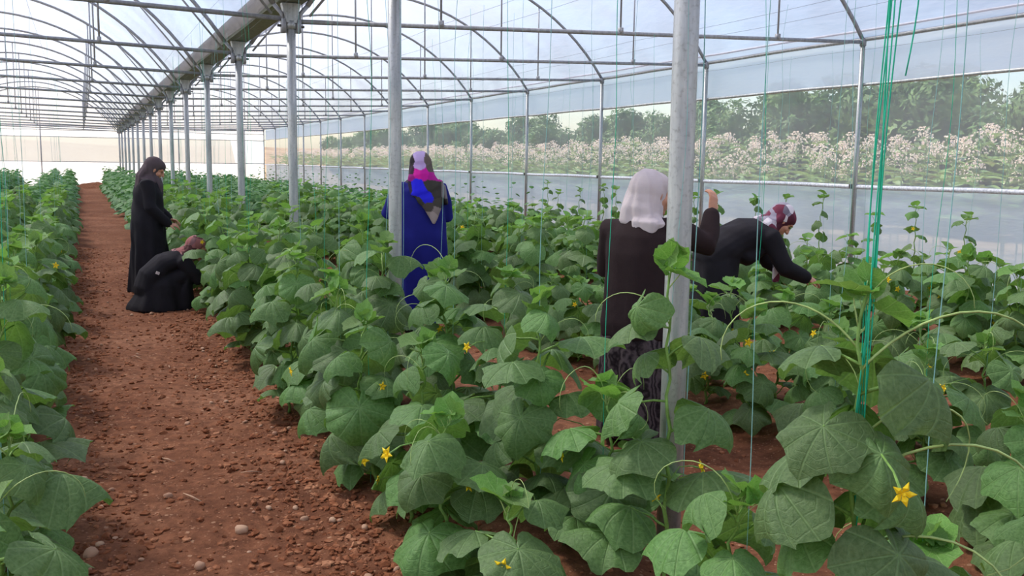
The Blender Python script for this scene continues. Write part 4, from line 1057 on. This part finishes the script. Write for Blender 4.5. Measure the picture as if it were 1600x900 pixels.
# --- woman in the blue robe, seen from behind
def woman_blue():
    x, y = 2.76, 8.12
    e = person((x, y, gz(x, y)), math.radians(72), 'woman in navy blue robe and patchwork headscarf seen from behind')
    J = dict(pelvis=(0, 0, 0.90), waist=(0, 0, 1.06), chest=(0.0, 0, 1.26), neck=(0.02, 0, 1.395), head=(0.06, -0.01, 1.50), F=(0.9, -0.15, -0.32), U=(0.3, 0, 0.95),
             shL=(0.0, 0.17, 1.325), shR=(0.0, -0.17, 1.325), elL=(0.07, 0.285, 1.10), elR=(0.10, -0.24, 1.07), wrL=(0.30, 0.19, 1.08), wrR=(0.32, -0.10, 1.04),
             hipL=(0, 0.09, 0.88), hipR=(0, -0.09, 0.88), knL=(0.03, 0.1, 0.48), knR=(0.02, -0.1, 0.48), anL=(0, 0.1, 0.075), anR=(0, -0.1, 0.075), foot=(1, 0, 0),
             handL=((0.9, -0.3, 0.1), (0, 0.3, 1)), handR=((0.95, 0.2, 0.1), (0, -0.3, 1)), curlL=0.7, curlR=0.7)
    V = body(e, J)
    mb = MB()
    loft(mb, [(0, 0, 0.13, 0.215, 0.265), (0, 0, 0.35, 0.20, 0.25), (-0.01, 0, 0.65, 0.185, 0.24), (-0.02, 0, 0.90, 0.18, 0.238), (-0.01, 0, 1.06, 0.165, 0.222), (0.0, 0, 1.2, 0.165, 0.220), (0, 0, 1.31, 0.135, 0.212), (0.01, 0, 1.385, 0.085, 0.12), (0.02, 0, 1.41, 0.06, 0.065)])
    for s in 'LR': sleeve(mb, V, s, RS, 1.02)
    link('robe', remesh('robe', mb, 'navy_cloth', 0.012, 4, folds(0.013, 7, 0.1, 1.1, seed=0.7)), e)
    mb = MB(); F, S, U = scarf_core(mb, J['head'], J['F'], J['U'], J['neck'], J['chest'], puff=1.06)
    # folded triangle of cloth lying over the back and right shoulder
    mb.tube([V['head']-F*0.06+U*0.03, (-0.075, -0.01, 1.42), (-0.125, -0.05, 1.31)], [(0.095, 0.07), (0.125, 0.07), (0.15, 0.055)], 16, ref=(0, 1, 0), round_ends=True)
    mb.tube([(-0.10, -0.06, 1.36), (-0.165, -0.09, 1.24), (-0.185, -0.11, 1.14), (-0.188, -0.115, 1.03)], [(0.15, 0.04), (0.125, 0.028), (0.075, 0.018), (0.012, 0.010)], 16, ref=(0, 1, 0), round_ends=True)
    mb.tube([(-0.04, -0.10, 1.39), (-0.04, -0.19, 1.33), (-0.05, -0.225, 1.20)], [(0.10, 0.04), (0.10, 0.035), (0.07, 0.02)], 14, ref=(1, 0, 0), round_ends=True)
    me = remesh('headscarf', mb, 'patchwork_scarf', 0.008, 4, folds(0.006, 9, 1.0, 1.7, seed=5))
    seeds = [((0.10, 1.57), (38, 30, 34)), ((0.09, 1.47), (52, 28, 48)), ((0.01, 1.60), (196, 172, 216)), ((0.005, 1.53), (186, 160, 206)), ((-0.075, 1.58), (104, 92, 84)), ((-0.10, 1.50), (88, 78, 70)),
             ((0.03, 1.455), (206, 22, 150)), ((-0.04, 1.455), (196, 20, 150)), ((0.09, 1.43), (150, 20, 120)), ((-0.10, 1.44), (170, 20, 136)),
             ((0.04, 1.37), (36, 34, 226)), ((0.0, 1.31), (40, 38, 230)), ((-0.05, 1.25), (36, 36, 214)), ((-0.09, 1.36), (60, 58, 50)), ((-0.15, 1.30), (56, 52, 46)), ((-0.17, 1.20), (70, 66, 58)), ((-0.22, 1.30), (120, 112, 112)), ((-0.24, 1.18), (46, 42, 42)),
             ((0.02, 1.20), (58, 56, 48)), ((-0.06, 1.16), (78, 70, 62)), ((-0.115, 1.09), (168, 154, 148)), ((-0.05, 1.10), (150, 138, 132)), ((-0.15, 1.13), (140, 128, 122)), ((0.12, 1.36), (42, 34, 60))]
    n = len(me.vertices); co = np.zeros(n*3, np.float32); me.vertices.foreach_get('co', co); co = co.reshape(-1, 3)
    sp = np.array([s[0] for s in seeds]); sc = np.array([srgb(*s[1]) for s in seeds])
    dd = (co[:, None, 1]-sp[None, :, 0])**2+(co[:, None, 2]-sp[None, :, 1])**2
    at = me.color_attributes.new('Col', 'FLOAT_COLOR', 'POINT'); at.data.foreach_set('color', sc[dd.argmin(1)].astype(np.float32).ravel())
    link('headscarf', me, e); shoes(e, V, J['foot'])

# --- woman with the pale scarf, arm raised to the twine
def woman_pale_scarf():
    x, y = 2.80, 4.47
    e = person((x, y, gz(x, y)-0.02), math.radians(38), 'woman in dark sweater and pale headscarf raising an arm to the twine')
    J = dict(pelvis=(0, 0, 0.80), waist=(0, 0, 0.95), chest=(0.0, 0, 1.14), neck=(0.015, -0.005, 1.275), head=(0.055, -0.035, 1.395), F=(0.72, -0.66, -0.14), U=(0.1, 0, 0.97),
             shL=(0.0, 0.175, 1.20), shR=(0.01, -0.175, 1.215), elL=(0.10, 0.24, 0.97), elR=(0.10, -0.335, 1.13), wrL=(0.30, 0.12, 0.98), wrR=(0.225, -0.315, 1.30),
             hipL=(0, 0.09, 0.78), hipR=(0, -0.09, 0.78), knL=(0.03, 0.1, 0.42), knR=(0.02, -0.1, 0.42), anL=(0, 0.1, 0.075), anR=(0, -0.1, 0.075), foot=(1, 0, 0),
             handL=((0.9, -0.3, 0.1), (0, 0.3, 1)), handR=((0.35, 0.0, 0.94), (-0.25, -0.95, 0.1)), curlL=0.7, curlR=0.55)
    V = body(e, J)
    mb = MB()
    loft(mb, [(0, 0, 0.07, 0.205, 0.225), (0, 0, 0.3, 0.195, 0.22), (-0.01, 0, 0.6, 0.18, 0.215), (-0.01, 0, 0.74, 0.165, 0.205)])
    link('skirt', remesh('skirt', mb, 'knit_skirt', 0.012, 3, folds(0.013, 10, 0.0, 0.7, seed=2.2)), e)
    mb = MB()
    loft(mb, [(-0.01, 0, 0.62, 0.185, 0.21), (-0.015, 0, 0.70, 0.19, 0.215), (-0.01, 0, 0.84, 0.178, 0.205), (-0.01, 0, 0.95, 0.17, 0.20), (-0.005, 0, 1.08, 0.166, 0.206), (0, 0, 1.18, 0.142, 0.206), (0.01, 0, 1.26, 0.10, 0.135), (0.015, 0, 1.30, 0.06, 0.065)])
    for s in 'LR': sleeve(mb, V, s, RS, 1.0, 0.9)
    link('sweater', remesh('sweater', mb, 'brown_black_cloth', 0.011, 4, folds(0.006, 6, 0.5, 1.3, seed=1.2)), e)
    mb = MB(); F, S, U = scarf_core(mb, J['head'], J['F'], J['U'], J['neck'], J['chest'], puff=1.02)
    mb.tube([V['head']-F*0.06+U*0.02, (-0.045, 0.02, 1.31), (-0.065, 0.02, 1.255)], [(0.092, 0.065), (0.10, 0.055), (0.10, 0.028)], 14, ref=(0, 1, 0), round_ends=True)
    link('headscarf', remesh('headscarf', mb, 'pale_cloth', 0.008, 4, folds(0.006, 9, 1.2, 1.55, seed=4)), e)
    mb = MB(); w = V['wrR']; d = Vector((0.35, 0, 0.94)).normalized(); pts = []
    u = d.orthogonal().normalized(); q = d.cross(u)
    for i in range(17): a = 2*PI*i/16; pts.append(w-d*0.012+(u*math.cos(a)+q*math.sin(a))*0.030)
    mb.tube(pts, 0.004, 6); link('bracelet', mb.mesh('bracelet', 'petal'), e)
    shoes(e, V, J['foot'])

# --- woman bending over the plants
def woman_bending():
    x, y = 4.84, 6.42
    e = person((x, y, gz(x, y)), math.radians(-16), 'woman in black robe bending over plants, maroon print headscarf')
    J = dict(pelvis=(-0.10, 0, 0.84), waist=(0.03, 0, 0.95), chest=(0.22, 0, 1.03), neck=(0.355, 0, 1.075), head=(0.46, 0, 1.11), F=(0.62, -0.10, -0.78), U=(0.78, 0, 0.62),
             shL=(0.29, 0.16, 0.99), shR=(0.29, -0.16, 0.99), elL=(0.44, 0.20, 0.76), elR=(0.43, -0.19, 0.74), wrL=(0.64, 0.10, 0.66), wrR=(0.64, -0.12, 0.65),
             hipL=(-0.11, 0.09, 0.80), hipR=(-0.11, -0.09, 0.80), knL=(-0.08, 0.11, 0.44), knR=(-0.05, -0.11, 0.44), anL=(-0.13, 0.12, 0.075), anR=(-0.10, -0.12, 0.075), foot=(1, 0, 0),
             handL=((0.9, -0.2, -0.3), (0.3, 0.3, 1)), handR=((0.95, 0.1, -0.25), (0.2, -0.4, 1)), curlL=0.6, curlR=0.6)
    V = body(e, J)
    mb = MB()
    loft(mb, [(-0.10, 0, 0.06, 0.215, 0.265), (-0.10, 0, 0.3, 0.20, 0.25), (-0.10, 0, 0.6, 0.185, 0.235), (-0.095, 0, 0.80, 0.18, 0.225), (-0.06, 0, 0.92, 0.13, 0.17)])
    mb.tube([(-0.12, 0, 0.83), (0.0, 0, 0.92), (0.14, 0, 0.99), (0.28, 0, 1.02), (0.36, 0, 1.055)], [(0.225, 0.165), (0.215, 0.155), (0.215, 0.15), (0.205, 0.115), (0.095, 0.08)], 18, ref=(0, 1, 0), round_ends=True)
    # slack front of the robe hanging below the chest
    mb.tube([(0.02, 0, 0.88), (0.16, 0, 0.83), (0.28, 0, 0.88)], [(0.17, 0.08), (0.18, 0.09), (0.14, 0.06)], 14, ref=(0, 1, 0), round_ends=True)
    for s in 'LR': sleeve(mb, V, s, RS, 1.12)
    link('robe', remesh('robe', mb, 'black_cloth', 0.012, 4, folds(0.014, 8, 0.0, 0.9, cx=-0.1, seed=2.6)), e)
    mb = MB(); F, S, U = scarf_core(mb, J['head'], J['F'], J['U'], J['neck'], J['chest'], puff=1.02)
    mb.tube([V['head']-F*0.05, (0.36, 0, 1.115), (0.25, 0, 1.135)], [(0.10, 0.06), (0.12, 0.045), (0.10, 0.02)], 14, ref=(0, 1, 0), round_ends=True)
    link('headscarf', remesh('headscarf', mb, 'maroon_print', 0.008, 4, folds(0.006, 11, 0.7, 1.1, cx=0.4, seed=1)), e)
    mb = MB(); mb.tube([(0.38, -0.09, 0.98), (0.40, -0.10, 0.80), (0.385, -0.10, 0.62)], [(0.055, 0.018), (0.06, 0.014), (0.045, 0.008)], 12, ref=(0.9, 0.4, 0), round_ends=True)
    link('scarf_end', remesh('scarf_end', mb, 'maroon_print', 0.007, 2), e)
    shoes(e, V, J['foot'])
for fn in (woman_black_standing, woman_black_crouching, woman_blue, woman_pale_scarf, woman_bending): fn()
